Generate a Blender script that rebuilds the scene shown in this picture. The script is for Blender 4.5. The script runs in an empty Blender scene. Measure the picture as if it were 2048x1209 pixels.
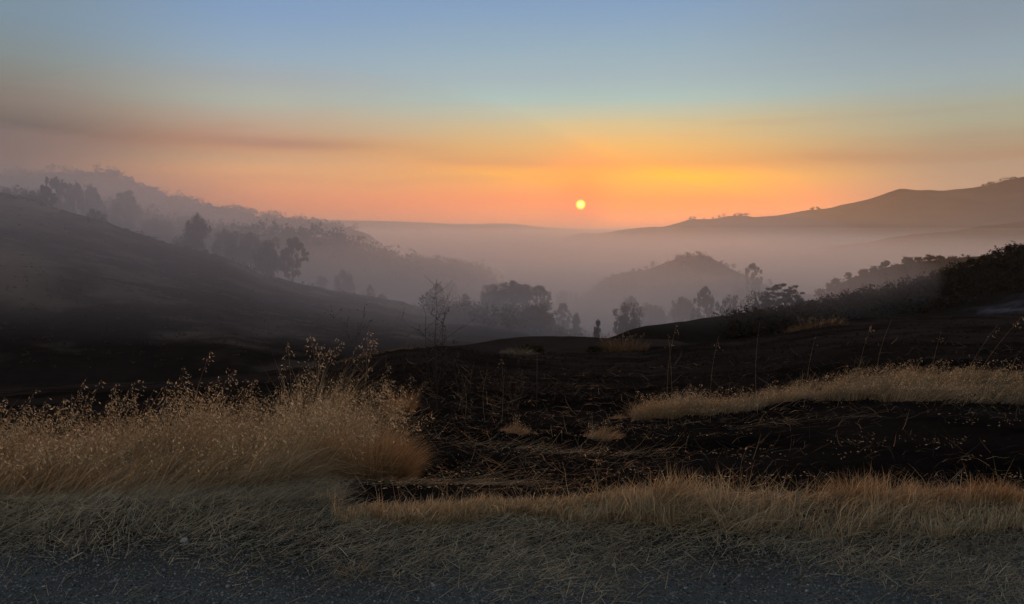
import bpy, math, random
import numpy as np
from mathutils import Vector
from mathutils.bvhtree import BVHTree

random.seed(7)
RNG = np.random.default_rng(11)
SC = bpy.context.scene
COL = SC.collection

# ------------------------------------------------------------------ camera
F = 1462.4                     # focal length in photograph pixels (2048 wide)
PITCH = math.radians(5.86)
CAMZ = 1.6
cam_d = bpy.data.cameras.new('camera')
cam = bpy.data.objects.new('camera', cam_d)
COL.objects.link(cam)
cam_d.sensor_width = 36.0
cam_d.lens = 36.0 * F / 2048.0
cam_d.clip_start = 0.05
cam_d.clip_end = 20000
cam.location = (0, 0, CAMZ)
cam.rotation_euler = (math.radians(90) - PITCH, 0, 0)
SC.camera = cam

# ------------------------------------------------------------------ light, sky, exposure
SUN_AZ = math.radians(5.32)    # to the right of straight ahead
SUN_EL = math.radians(1.72)
SUN_DIR = (math.cos(SUN_EL) * math.sin(SUN_AZ), math.cos(SUN_EL) * math.cos(SUN_AZ), math.sin(SUN_EL))
sun_d = bpy.data.lights.new('sun', 'SUN')
sun_d.energy = 3.1
sun_d.angle = math.radians(0.9)
sun_d.color = (1.0, 0.44, 0.16)
sun = bpy.data.objects.new('sun_lamp', sun_d)
COL.objects.link(sun)
sun.rotation_euler = Vector(SUN_DIR).to_track_quat('Z', 'Y').to_euler()
SC.view_settings.view_transform = 'Standard'
SC.view_settings.look = 'None'
SC.view_settings.exposure = 0.0
SC.view_settings.gamma = 1.0
SC.view_settings.use_curve_mapping = False
SC.render.engine = 'CYCLES'
cy = SC.cycles
cy.use_denoising = True
cy.max_bounces = 10
cy.diffuse_bounces = 3
cy.transmission_bounces = 2
cy.transparent_max_bounces = 64   # every face of a smoke layer counts as one
cy.volume_bounces = 8
cy.caustics_reflective = False
cy.caustics_refractive = False
cy.filter_width = 1.5


def lin(c):
    return tuple(((v / 255) / 12.92) if v / 255 <= 0.04045 else (((v / 255) + 0.055) / 1.055) ** 2.4 for v in c)


world = bpy.data.worlds.new('World')
SC.world = world
world.use_nodes = True
W = world.node_tree
W.nodes.clear()


class NT:
    """small helper to write node trees as expressions"""
    def __init__(self, tree):
        self.t = tree

    def n(self, kind, **kw):
        nd = self.t.nodes.new(kind)
        for k, v in kw.items():
            setattr(nd, k, v)
        return nd

    def put(self, sock, v):
        if hasattr(v, 'is_output') or isinstance(v, bpy.types.NodeSocket):
            self.t.links.new(v, sock)
        else:
            sock.default_value = v

    def m(self, op, a, b=None, c=None, clamp=False):
        nd = self.n('ShaderNodeMath', operation=op, use_clamp=clamp)
        self.put(nd.inputs[0], a)
        if b is not None:
            self.put(nd.inputs[1], b)
        if c is not None:
            self.put(nd.inputs[2], c)
        return nd.outputs[0]

    def smooth(self, v, lo, hi, a=0.0, b=1.0):
        nd = self.n('ShaderNodeMapRange', interpolation_type='SMOOTHSTEP')
        self.put(nd.inputs[0], v)
        for i, q in enumerate((lo, hi, a, b)):
            self.put(nd.inputs[i + 1], q)
        return nd.outputs[0]

    def ramp(self, v, stops, mode='LINEAR'):
        nd = self.n('ShaderNodeValToRGB')
        nd.color_ramp.interpolation = mode
        e = nd.color_ramp.elements
        while len(e) < len(stops):
            e.new(0.5)
        for el, (p, c) in zip(e, stops):
            el.position = p
            el.color = (*c, 1)
        self.put(nd.inputs[0], v)
        return nd.outputs[0]

    def mix(self, f, a, b, blend='MIX'):
        nd = self.n('ShaderNodeMix', data_type='RGBA', blend_type=blend)
        self.put(nd.inputs[0], f)
        for i, q in ((6, a), (7, b)):
            if isinstance(q, tuple):
                q = (*q[:3], 1)
            self.put(nd.inputs[i], q)
        return nd.outputs[2]

    def xyz(self, x, y, z):
        nd = self.n('ShaderNodeCombineXYZ')
        for i, q in enumerate((x, y, z)):
            self.put(nd.inputs[i], q)
        return nd.outputs[0]

    def noise(self, vec, scale, detail=4, rough=0.5, dist=0.0, out=0):
        nd = self.n('ShaderNodeTexNoise')
        if vec is not None:
            self.put(nd.inputs['Vector'], vec)
        nd.inputs['Scale'].default_value = scale
        nd.inputs['Detail'].default_value = detail
        nd.inputs['Roughness'].default_value = rough
        nd.inputs['Distortion'].default_value = dist
        return nd.outputs[out]


# what the haze in front of the sky adds and takes away, per azimuth and elevation stop
SKY_FIX = [[(-0.1845, -0.1356, -0.1329), (-0.1845, -0.1356, -0.1329), (-0.1845, -0.1356, -0.1329), (-0.1693, -0.105, -0.0934), (-0.0613, -0.0294, -0.0245), (-0.0366, -0.0218, -0.0131), (-0.0344, -0.0116, -0.0022), (-0.0257, -0.0099, -0.0008), (-0.0129, -0.005, -0.0004), (-0.0051, -0.002, -0.0002)], [(1.4536, 0.2441, -0.1404), (1.4536, 0.2441, -0.1404), (1.1259, 0.389, -0.0661), (0.4898, 0.2314, -0.0224), (0.1234, 0.0031, -0.0509), (0.0355, 0.0473, 0.0267), (-0.0202, 0.0578, 0.0582), (-0.0236, 0.0228, 0.0367), (-0.0295, 0.0082, 0.0325), (-0.0291, -0.0011, 0.028), (-0.0146, -0.0006, 0.014), (-0.0058, -0.0002, 0.0056)], [(1.545, 0.2578, -0.0976), (1.1839, 0.1061, -0.117), (0.6944, 0.2246, -0.1441), (0.2073, 0.0337, -0.0731), (0.1482, 0.0861, -0.0406), (0.055, 0.0683, -0.0042), (-0.0657, 0.0462, 0.0719), (-0.0452, -0.0003, 0.0172), (-0.0337, 0.0029, 0.0144), (-0.0402, -0.0156, 0.0084), (-0.0201, -0.0078, 0.0042), (-0.008, -0.0031, 0.0017)], [(-0.0685, -0.0185, -0.0079), (-0.0685, -0.0185, -0.0079), (-0.0718, -0.0301, -0.0209), (-0.0529, 0.0053, 0.0064), (-0.0491, 0.0049, 0.0179), (-0.0395, -0.0008, 0.0183), (-0.0359, -0.0057, 0.0133), (-0.0241, -0.0061, 0.0047), (-0.012, -0.0031, 0.0024), (-0.0048, -0.0012, 0.0009)]]


def build_world():
    T = NT(W)
    tc = T.n('ShaderNodeTexCoord').outputs['Generated']
    sep = T.n('ShaderNodeSeparateXYZ')
    T.put(sep.inputs[0], tc)
    X, Y, Z = sep.outputs
    az = T.m('ARCTAN2', X, Y)                      # 0 ahead, + to the right
    el = T.m('ARCSINE', T.m('MINIMUM', T.m('MAXIMUM', Z, -0.999), 0.999))
    # slow warp and long thin smoke streaks
    warp = T.noise(T.xyz(T.m('MULTIPLY', az, 1.3), T.m('MULTIPLY', el, 5.0), 1.7), 1.6, 4, 0.55)
    warp2 = T.noise(T.xyz(T.m('MULTIPLY', az, 3.2), T.m('MULTIPLY', el, 34.0), 4.1), 1.0, 5, 0.55, 0.4)
    wob = T.m('ADD', T.m('MULTIPLY', T.m('SUBTRACT', warp, 0.5), 0.013),
              T.m('MULTIPLY', T.m('SUBTRACT', warp2, 0.5), 0.016))
    wob = T.m('MULTIPLY', wob, T.m('MULTIPLY', T.smooth(el, 0.0, 0.07), T.smooth(el, 0.12, 0.30, 1.0, 0.25)))
    e = T.m('ADD', el, wob)
    k = math.radians
    # positions on the ramps: elevation -5..90 degrees stretched so the low sky has most room
    pos = T.m('POWER', T.m('DIVIDE', T.m('MAXIMUM', e, 0.0), k(90)), 0.5, clamp=True)

    def P(deg):
        return math.sqrt(max(deg, 0) / 90)
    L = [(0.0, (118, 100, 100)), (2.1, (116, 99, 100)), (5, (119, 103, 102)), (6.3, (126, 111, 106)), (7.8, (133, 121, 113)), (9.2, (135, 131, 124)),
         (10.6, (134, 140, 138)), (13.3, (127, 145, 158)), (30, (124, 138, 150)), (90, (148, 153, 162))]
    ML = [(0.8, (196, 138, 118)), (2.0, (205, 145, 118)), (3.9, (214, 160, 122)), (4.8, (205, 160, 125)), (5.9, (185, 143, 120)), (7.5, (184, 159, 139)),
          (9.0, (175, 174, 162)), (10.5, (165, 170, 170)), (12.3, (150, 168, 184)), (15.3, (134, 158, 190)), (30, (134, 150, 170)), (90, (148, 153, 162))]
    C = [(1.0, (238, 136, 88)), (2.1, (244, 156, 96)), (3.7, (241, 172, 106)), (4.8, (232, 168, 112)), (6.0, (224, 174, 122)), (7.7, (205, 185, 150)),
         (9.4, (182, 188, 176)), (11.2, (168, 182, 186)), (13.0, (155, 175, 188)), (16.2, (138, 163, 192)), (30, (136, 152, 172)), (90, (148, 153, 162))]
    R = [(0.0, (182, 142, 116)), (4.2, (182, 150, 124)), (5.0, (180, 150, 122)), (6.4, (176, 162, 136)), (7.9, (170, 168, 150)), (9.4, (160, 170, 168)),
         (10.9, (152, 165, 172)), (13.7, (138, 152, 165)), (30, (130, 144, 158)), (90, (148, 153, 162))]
    B = [(0.0, (190, 160, 142)), (8, (186, 164, 150)), (20, (168, 162, 158)), (90, (148, 153, 162))]  # unseen sky behind the camera and overhead, brightened to light the foreground
    ramps = []
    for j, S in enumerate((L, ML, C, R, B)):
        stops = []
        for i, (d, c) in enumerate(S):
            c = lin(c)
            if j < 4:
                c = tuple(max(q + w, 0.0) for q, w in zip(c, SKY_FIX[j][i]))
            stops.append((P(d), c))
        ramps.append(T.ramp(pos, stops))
    a1 = T.smooth(az, k(-36), k(-17))
    a2 = T.smooth(az, k(-22), k(0.5))
    a3 = T.smooth(az, k(9), k(33))
    col = T.mix(a1, ramps[0], ramps[1])
    col = T.mix(a2, col, ramps[2])
    col = T.mix(a3, col, ramps[3])
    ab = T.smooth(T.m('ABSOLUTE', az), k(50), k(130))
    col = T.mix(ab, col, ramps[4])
    # dark smoke streaks low in the sky
    st = T.noise(T.xyz(T.m('MULTIPLY', az, 2.2), T.m('MULTIPLY', el, 30.0), 9.3), 1.3, 5, 0.5, 0.5)
    stm = T.m('MULTIPLY', T.smooth(st, 0.53, 0.72), T.m('MULTIPLY', T.smooth(el, k(0.6), k(3.2)), T.smooth(el, k(5.5), k(11), 1.0, 0.0)))
    col = T.mix(T.m('MULTIPLY', stm, 0.16), col, lin((150, 96, 84)))
    # one clear streak left of the sun
    ds = T.m('ADD', T.m('POWER', T.m('DIVIDE', T.m('ADD', az, k(17)), k(5.5)), 2.0),
             T.m('POWER', T.m('DIVIDE', T.m('SUBTRACT', T.m('ADD', el, T.m('MULTIPLY', T.m('SUBTRACT', warp, .5), .02)), k(6.1)), k(0.42)), 2.0))
    s1 = T.m('EXPONENT', T.m('MULTIPLY', ds, -1.0))
    col = T.mix(T.m('MULTIPLY', s1, 0.42), col, lin((150, 104, 92)))
    # sun: orange aureole and disc
    dot = T.n('ShaderNodeVectorMath', operation='DOT_PRODUCT')
    T.put(dot.inputs[0], tc)
    dot.inputs[1].default_value = SUN_DIR
    ang = T.m('ARCCOSINE', T.m('MINIMUM', dot.outputs['Value'], 1.0))
    g1 = T.m('EXPONENT', T.m('MULTIPLY', T.m('POWER', T.m('DIVIDE', ang, k(3.0)), 2.0), -1.0))
    g2 = T.m('EXPONENT', T.m('MULTIPLY', T.m('POWER', T.m('DIVIDE', ang, k(1.5)), 2.0), -1.0))
    col = T.mix(T.m('MULTIPLY', g1, 0.75), col, (1.9, 0.42, 0.0))
    col = T.mix(T.m('MULTIPLY', g2, 0.95), col, (2.1, 0.36, 0.0))
    rim = T.smooth(ang, k(0.27), k(0.43), 1.0, 0.0)
    core = T.smooth(ang, k(0.06), k(0.28), 1.0, 0.0)
    col = T.mix(rim, col, (4.2, 2.5, 0.0))
    col = T.mix(core, col, (12.0, 8.0, 1.2))
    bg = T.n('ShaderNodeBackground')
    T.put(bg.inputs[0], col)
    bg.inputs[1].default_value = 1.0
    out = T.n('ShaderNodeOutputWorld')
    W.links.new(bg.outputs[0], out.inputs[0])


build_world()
world.cycles.sampling_method = 'MANUAL'
world.cycles.sample_map_resolution = 1024

# ------------------------------------------------------------------ helpers


def ray(px, py):
    u = (px - 1024) / F
    v = (604.5 - py) / F
    dy = math.cos(PITCH) + v * math.sin(PITCH)
    return u / dy, (-math.sin(PITCH) + v * math.cos(PITCH)) / dy


def at(px, py, Y):
    """point of the place seen at this pixel of the photograph, Y metres ahead of the camera"""
    a, b = ray(px, py)
    return (a * Y, Y, CAMZ + b * Y)


def zat(py, Y):
    return CAMZ + ray(1024, py)[1] * Y


def hash2(ix, iy, seed):
    h = (ix.astype(np.int64) * 374761393 + iy.astype(np.int64) * 668265263 + seed * 974634777) & 0xFFFFFFFF
    h = ((h ^ (h >> 13)) * 1274126177) & 0xFFFFFFFF
    h = h ^ (h >> 16)
    return (h & 0xFFFFFF) / float(0xFFFFFF)


def vnoise(x, y, seed=0):
    x = np.asarray(x, float)
    y = np.asarray(y, float)
    ix = np.floor(x)
    iy = np.floor(y)
    fx = x - ix
    fy = y - iy
    fx = fx * fx * (3 - 2 * fx)
    fy = fy * fy * (3 - 2 * fy)
    a = hash2(ix, iy, seed)
    b = hash2(ix + 1, iy, seed)
    c = hash2(ix, iy + 1, seed)
    d = hash2(ix + 1, iy + 1, seed)
    return (a * (1 - fx) + b * fx) * (1 - fy) + (c * (1 - fx) + d * fx) * fy


def fbm(x, y, octs=4, seed=0, rough=0.5):
    """fractal value noise, about -1..1"""
    s = 0
    amp = 1.0
    tot = 0
    for o in range(octs):
        s = s + amp * (vnoise(x * 2 ** o + 17.3 * o, y * 2 ** o - 9.1 * o, seed + o) * 2 - 1)
        tot += amp
        amp *= rough
    return s / tot


def sst(x, a, b):
    t = np.clip((np.asarray(x, float) - a) / (b - a), 0, 1)
    return t * t * (3 - 2 * t)


def mesh_obj(name, verts, faces, mats, cols=None, smooth=False, parent=None, face_mat=None):
    me = bpy.data.meshes.new(name)
    verts = np.asarray(verts, np.float32)
    me.vertices.add(len(verts))
    me.vertices.foreach_set('co', verts.ravel())
    # faces: list of arrays (n,k)
    if isinstance(faces, np.ndarray):
        faces = [faces]
    loops = np.concatenate([f.ravel() for f in faces]).astype(np.int32)
    tot = np.concatenate([np.full(len(f), f.shape[1], np.int32) for f in faces])
    start = np.concatenate([[0], np.cumsum(tot)[:-1]]).astype(np.int32)
    me.loops.add(len(loops))
    me.loops.foreach_set('vertex_index', loops)
    me.polygons.add(len(tot))
    me.polygons.foreach_set('loop_start', start)
    me.polygons.foreach_set('loop_total', tot)
    if smooth:
        me.polygons.foreach_set('use_smooth', np.ones(len(tot), bool))
    if not isinstance(mats, (list, tuple)):
        mats = [mats]
    for m in mats:
        me.materials.append(m)
    if face_mat is not None:
        me.polygons.foreach_set('material_index', np.asarray(face_mat, np.int32))
    me.update(calc_edges=True)
    if cols is not None:
        a = me.color_attributes.new('tint', 'FLOAT_COLOR', 'POINT')
        c = np.ones((len(verts), 4), np.float32)
        c[:, :3] = cols
        a.data.foreach_set('color', c.ravel())
    o = bpy.data.objects.new(name, me)
    COL.objects.link(o)
    if parent:
        o.parent = parent
    return o


def tag(o, label=None, cat=None, group=None, kind=None):
    if label:
        o['label'] = label
    if cat:
        o['category'] = cat
    if group:
        o['group'] = group
    if kind:
        o['kind'] = kind
    return o


def empty(name, loc, rz=0.0, scale=(1, 1, 1)):
    o = bpy.data.objects.new(name, None)
    COL.objects.link(o)
    o.empty_display_size = 0.3
    o.location = loc
    o.rotation_euler = (0, 0, rz)
    o.scale = scale
    return o


def material(name, fn):
    m = bpy.data.materials.new(name)
    m.use_nodes = True
    m.node_tree.nodes.clear()
    T = NT(m.node_tree)
    fn(T)
    return m


def matte(T, col, bump, bstr, bdist):
    """soot, ash and soil: purely diffuse, no sheen"""
    p = T.n('ShaderNodeBsdfDiffuse')
    T.put(p.inputs['Color'], col)
    p.inputs['Roughness'].default_value = 0.6
    b = T.n('ShaderNodeBump')
    b.inputs['Strength'].default_value = bstr
    b.inputs['Distance'].default_value = bdist
    T.put(b.inputs['Height'], bump)
    T.t.links.new(b.outputs[0], p.inputs['Normal'])
    o = T.n('ShaderNodeOutputMaterial')
    T.t.links.new(p.outputs[0], o.inputs[0])


def principled(T, col, rough=0.9, spec=0.2, bump=None, bstr=0.5, bdist=0.02):
    p = T.n('ShaderNodeBsdfPrincipled')
    T.put(p.inputs['Base Color'], col if not isinstance(col, tuple) else (*col, 1))
    T.put(p.inputs['Roughness'], rough)
    p.inputs['Specular IOR Level'].default_value = spec
    if bump is not None:
        b = T.n('ShaderNodeBump')
        b.inputs['Strength'].default_value = bstr
        b.inputs['Distance'].default_value = bdist
        T.put(b.inputs['Height'], bump)
        T.t.links.new(b.outputs[0], p.inputs['Normal'])
    o = T.n('ShaderNodeOutputMaterial')
    T.t.links.new(p.outputs[0], o.inputs[0])
    return p


def m_ground(T):
    at_ = T.n('ShaderNodeAttribute', attribute_name='tint').outputs['Color']
    pos = T.n('ShaderNodeTexCoord').outputs['Object']
    n1 = T.noise(pos, 9.0, 6, 0.65)
    n2 = T.noise(pos, 70.0, 4, 0.6)
    n3 = T.noise(pos, 1.1, 5, 0.6)
    k = T.m('ADD', T.m('MULTIPLY', n1, 0.9), T.m('ADD', T.m('MULTIPLY', n2, 0.7), T.m('MULTIPLY', n3, 0.6)))
    col = T.mix(1.0, at_, T.xyz(k, k, k), 'MULTIPLY')
    # flecks of pale ash and char
    fl = T.smooth(T.noise(pos, 130.0, 2, 0.5), 0.66, 0.76)
    col = T.mix(T.m('MULTIPLY', fl, 0.5), col, T.mix(1.0, at_, (3.2, 3.0, 2.9), 'MULTIPLY'))
    matte(T, col, T.m('ADD', n1, T.m('MULTIPLY', n2, 0.3)), 0.8, 0.03)


def m_hill(T):
    at_ = T.n('ShaderNodeAttribute', attribute_name='tint').outputs['Color']
    pos = T.n('ShaderNodeTexCoord').outputs['Object']
    n1 = T.noise(pos, 0.8, 6, 0.65)
    n3 = T.noise(pos, 0.06, 5, 0.6)
    k = T.m('ADD', T.m('MULTIPLY', n1, 1.1), T.m('MULTIPLY', n3, 0.9))
    col = T.mix(1.0, at_, T.xyz(k, k, k), 'MULTIPLY')
    matte(T, col, n1, 0.8, 0.5)


MAT_GROUND = material('ground_burnt', m_ground)
MAT_HILL = material('hill_burnt', m_hill)


def volume_mat(name, density, color, g, noise=None):
    m = bpy.data.materials.new(name)
    m.use_nodes = True
    nt = m.node_tree
    nt.nodes.clear()
    T = NT(nt)
    v = T.n('ShaderNodeVolumePrincipled')
    v.inputs['Color'].default_value = (*color, 1)
    v.inputs['Anisotropy'].default_value = g
    v.inputs['Density'].default_value = density
    o = T.n('ShaderNodeOutputMaterial')
    nt.links.new(v.outputs[0], o.inputs['Volume'])
    return m


# ------------------------------------------------------------------ the ground under the camera, out to the valley
CR_PX = [-2500, -600, 0, 300, 560, 685, 799, 893, 960, 1040, 1165, 1280, 1348, 1480, 1591, 1661, 1744, 1834, 2048, 2800, 4500]
CR_PY = [830, 810, 790, 775, 745, 724, 699, 695, 700, 709, 707, 702, 689, 677, 661, 646, 638, 633, 631, 625, 620]
CR_Y = [20, 20, 20, 20, 21, 21, 22, 23, 24, 24, 25, 26, 27, 28, 29, 30, 31, 32, 33, 34, 34]


def crest(u):
    px = 1024 + u * F * 0.99
    py = np.interp(px, CR_PX, CR_PY)
    Yc = np.interp(px, CR_PX, CR_Y)
    v = (604.5 - py) / F
    sl = (-math.sin(PITCH) + v * math.cos(PITCH)) / (math.cos(PITCH) + v * math.sin(PITCH))
    return Yc, CAMZ + sl * Yc


def burn_edge(x):
    """distance ahead at which the unburnt verge ends"""
    return 4.10 + 0.05 * np.sin(x * 2.1 + 0.6) + 0.09 * fbm(x * 1.3, x * 0 + 3.1, 3, 5) - 0.05 * np.exp(-((x + 0.3) / 0.5) ** 2) + 2.0 * sst(-x, 0.9, 1.6)


def ground_z(x, y):
    x = np.asarray(x, float)
    y = np.asarray(y, float)
    ys = np.maximum(y, 3.0)
    u = np.clip(x / ys, -3, 3)
    Yc, zc = crest(u)
    # roadside shelf, bank down, long slope to the crest
    s = np.clip((y - 4.1) / (Yc - 4.1), 0, 1.0)
    z1 = zc * (0.62 * s + 0.38 * (1 - (1 - s) ** 2))
    z1 = z1 - 0.10 * sst(y, 4.3, 5.3) * (1 - sst(y, 7, 12))
    z = np.where(y < 4.1, 0.0, z1)
    # beyond the crest: down into the valley
    d = np.maximum(y - Yc, 0)
    yy = np.array([0, 8, 20, 40, 75, 110, 175, 380, 1000, 4200, 9000.0])
    zz = np.array([0, 1.6, 4.6, 8.6, 14.0, 18.5, 23, 30, 42, 60, 80.0])
    z = z - np.interp(d, yy, zz)
    # side: the ground keeps its height far to the side
    z = z + 0.035 * fbm(x * 2.3, y * 2.3, 4, 21) * sst(y, 4.4, 5.5) + 0.10 * fbm(x * 0.45, y * 0.45, 3, 31) * sst(y, 5.5, 9)
    z = z + 0.012 * fbm(x * 3.0, y * 3.0, 3, 41) * (1 - sst(y, 4.4, 5.2))
    # the berm the fire stopped at (right) and the mound below the tall grass (left)
    be = burn_edge(x)
    z = z + 0.055 * np.exp(-((y - be + 0.10) / 0.2) ** 2) * sst(x, -0.1, 0.9)
    z = z + 0.14 * np.exp(-((y - 5.4) / 0.8) ** 2) * sst(-x, 0.9, 1.6)
    return z


def build_ground():
    n_s = 430
    t = np.linspace(-1, 1, n_s)
    s = 0.9 * t + 2.3 * np.sign(t) * np.maximum(np.abs(t) - 0.85, 0) / 0.15 * 0.9
    s[0], s[-1] = -3.2, 3.2
    rows = np.concatenate([np.linspace(-30, 2.0, 14), np.linspace(2.2, 2.8, 6), np.arange(2.85, 12, 0.04),
                           12.02 * (45 / 12.02) ** (np.linspace(0, 1, 260)), 45 * (6000 / 45.0) ** (np.linspace(0, 1, 70)[1:])])
    Yg, Sg = np.meshgrid(rows, s, indexing='ij')
    Xg = Sg * np.sqrt(np.maximum(Yg, 0) ** 2 + 9)
    Xg = np.where(Yg < 2, Sg * 3.3 * (1 + np.maximum(2 - Yg, 0) * 0.3), Xg)
    Z = ground_z(Xg, Yg)
    # clods and char ridges on the burnt part, geometry not pattern
    be = burn_edge(Xg)
    burnt = sst(Yg, be - 0.05, be + 0.25)
    near = 1 - 0.6 * sst(Yg, 9, 16)
    near = near * (1 - sst(Yg, 34, 44))
    clod = np.abs(fbm(Xg * 7, Yg * 11, 4, 61, 0.6))
    mat = sst(fbm(Xg * 0.9, Yg * 1.6, 3, 79), -0.3, 0.4)
    Z = Z + burnt * near * (0.055 * clod * (0.4 + mat) + 0.06 * fbm(Xg * 1.6, Yg * 4.2, 4, 77, 0.6))
    nr, nc = Z.shape
    V = np.stack([Xg, Yg, Z], -1).reshape(-1, 3)
    idx = np.arange(nr * nc).reshape(nr, nc)
    Fq = np.stack([idx[:-1, :-1], idx[:-1, 1:], idx[1:, 1:], idx[1:, :-1]], -1).reshape(-1, 4)
    c_gravel = np.array([0.060, 0.070, 0.073])
    c_dirt = np.array([0.018, 0.016, 0.012])
    c_burn = np.array([0.0085, 0.0064, 0.0060])
    gmix = sst(Yg + 0.25 * fbm(Xg * 1.1, Yg * 1.1, 3, 91), 3.1, 3.6)
    c = c_gravel * (1 - gmix[..., None]) + c_dirt * gmix[..., None]
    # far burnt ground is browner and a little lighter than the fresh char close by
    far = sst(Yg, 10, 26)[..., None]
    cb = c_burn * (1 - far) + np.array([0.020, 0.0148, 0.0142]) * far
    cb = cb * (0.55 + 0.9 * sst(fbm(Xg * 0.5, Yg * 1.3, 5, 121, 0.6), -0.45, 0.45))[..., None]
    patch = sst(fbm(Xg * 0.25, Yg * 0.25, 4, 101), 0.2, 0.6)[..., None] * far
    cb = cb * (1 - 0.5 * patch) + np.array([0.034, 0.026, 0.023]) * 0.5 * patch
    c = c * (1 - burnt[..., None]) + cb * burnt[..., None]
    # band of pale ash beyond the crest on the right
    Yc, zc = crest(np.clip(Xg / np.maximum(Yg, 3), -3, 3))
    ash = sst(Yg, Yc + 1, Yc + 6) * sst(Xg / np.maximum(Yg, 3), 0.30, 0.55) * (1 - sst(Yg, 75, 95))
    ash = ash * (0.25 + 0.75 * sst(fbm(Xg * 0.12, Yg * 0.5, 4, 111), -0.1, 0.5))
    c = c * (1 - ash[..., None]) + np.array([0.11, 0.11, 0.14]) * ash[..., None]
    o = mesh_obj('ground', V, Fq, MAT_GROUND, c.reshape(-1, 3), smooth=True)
    tag(o, kind='structure')
    return o


build_ground()
BVHS = []


def hill(name, crest_pts, front, back, foot_z, base_z, ncol=220, nrow=40, crest_noise=0.0, cn_scale=1.0, face_noise=0.0,
         fn_scale=0.05, tint=(0.02, 0.016, 0.015), tint2=None, prof=1.0, seed=0, foot_Y=None, tmix=(0.2, 0.6), tscale=0.05, tfn=None):
    """a ridge with a crest through the given points, a slope towards the viewer and one away"""
    cp = np.array([at(*p) for p in crest_pts])
    d = np.concatenate([[0], np.cumsum(np.linalg.norm(np.diff(cp[:, :2], axis=0), axis=1))])
    tt = np.linspace(0, d[-1], ncol)
    # smooth (monotone cubic-ish) interpolation: linear then a light blur
    C = np.stack([np.interp(tt, d, cp[:, i]) for i in range(3)], -1)
    for _ in range(3):
        C[1:-1] = 0.25 * C[:-2] + 0.5 * C[1:-1] + 0.25 * C[2:]
    C[:, 2] += crest_noise * fbm(tt * cn_scale, tt * 0 + seed, 5, seed + 3, 0.6)
    R = []
    for j in range(nrow + 1):
        t = j / nrow
        if foot_Y is not None:
            k = 1 - t * (1 - foot_Y / C[:, 1])
        else:
            k = 1 - t * (1 - front)
        g = t ** prof
        fz = foot_z if foot_Y is None else foot_z
        z = C[:, 2] * (1 - g) + fz * g
        x = C[:, 0] * k
        y = C[:, 1] * k
        amp = face_noise * min(1, t * 5) * (1 if t < 0.9 else (1 - t) * 10)
        z = z + amp * fbm(x * fn_scale, y * fn_scale, 5, seed + 9, 0.55)
        R.append(np.stack([x, y, z], -1))
    R = R[::-1]
    nb = max(6, nrow // 4)
    for j in range(1, nb + 1):
        t = j / nb
        k = 1 + t * (back - 1)
        z = C[:, 2] * (1 - t * t * (3 - 2 * t)) + base_z * t * t * (3 - 2 * t)
        R.append(np.stack([C[:, 0] * k, C[:, 1] * k, z], -1))
    V = np.array(R)
    nr, nc = V.shape[:2]
    idx = np.arange(nr * nc).reshape(nr, nc)
    Fq = np.stack([idx[:-1, :-1], idx[:-1, 1:], idx[1:, 1:], idx[1:, :-1]], -1).reshape(-1, 4)
    V2 = V.reshape(-1, 3)
    c = np.tile(np.array(tint), (len(V2), 1))
    if tint2 is not None:
        m = sst(fbm(V2[:, 0] * tscale, V2[:, 1] * tscale * 1.3, 5, seed + 33, 0.6), *tmix)[:, None]
        c = c * (1 - m) + np.array(tint2) * m
    if tfn is not None:
        c = tfn(V2, c)
    o = mesh_obj(name, V2, Fq, MAT_HILL, c, smooth=True)
    tag(o, kind='structure')
    BVHS.append(BVHTree.FromPolygons([tuple(v) for v in V2.tolist()], Fq.tolist()))
    return o


def terrain_z(x, y):
    z = float(ground_z(np.array([x]), np.array([y]))[0])
    for b in BVHS:
        h = b.ray_cast(Vector((x, y, 800)), Vector((0, 0, -1)))
        if h[0] is not None:
            z = max(z, h[0].z)
    return z


BURN = (0.016, 0.0125, 0.0125)
BURN2 = (0.060, 0.050, 0.044)


def left_tint(V, c):
    # strips of pale unburnt grass left along the brow, an ashy patch at the far left
    x, y, z = V.T
    brow = np.exp(-((y - 128) / 9) ** 2) * sst(fbm(x * 0.15, y * 0.15, 3, 5), 0.1, 0.4)
    c = c * (1 - brow[:, None]) + np.array([0.11, 0.085, 0.06]) * brow[:, None]
    sp = sst(fbm(x * 0.25, y * 1.1, 5, 55, 0.65), 0.30, 0.42) * 0.75 * sst(y, 60, 90)
    c = c * (1 - sp[:, None]) + np.array([0.10, 0.085, 0.065]) * sp[:, None]
    lp = sst(-x / y, 0.60, 0.68) * sst(y, 60, 75) * (1 - sst(y, 85, 100))
    return c * (1 - 0.7 * lp[:, None]) + np.array([0.12, 0.10, 0.07]) * 0.7 * lp[:, None]


def ash_tint(V, c):
    # pale wind-blown ash at the foot of the scrub slope
    x, y, z = V.T
    px = 1024 + F * x / y
    lim = np.interp(px, [1500, 1650, 1850, 2048, 2600], [60, 68, 74, 79, 80])
    a = (1 - sst(y, lim - 3, lim + 2)) * sst(px, 1480, 1750)
    a = a * (0.08 + 0.92 * sst(fbm(x * 0.22, y * 1.6, 5, 57, 0.65), -0.1, 0.35))
    return c * (1 - a[:, None]) + np.array([0.060, 0.062, 0.080]) * a[:, None]


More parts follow.
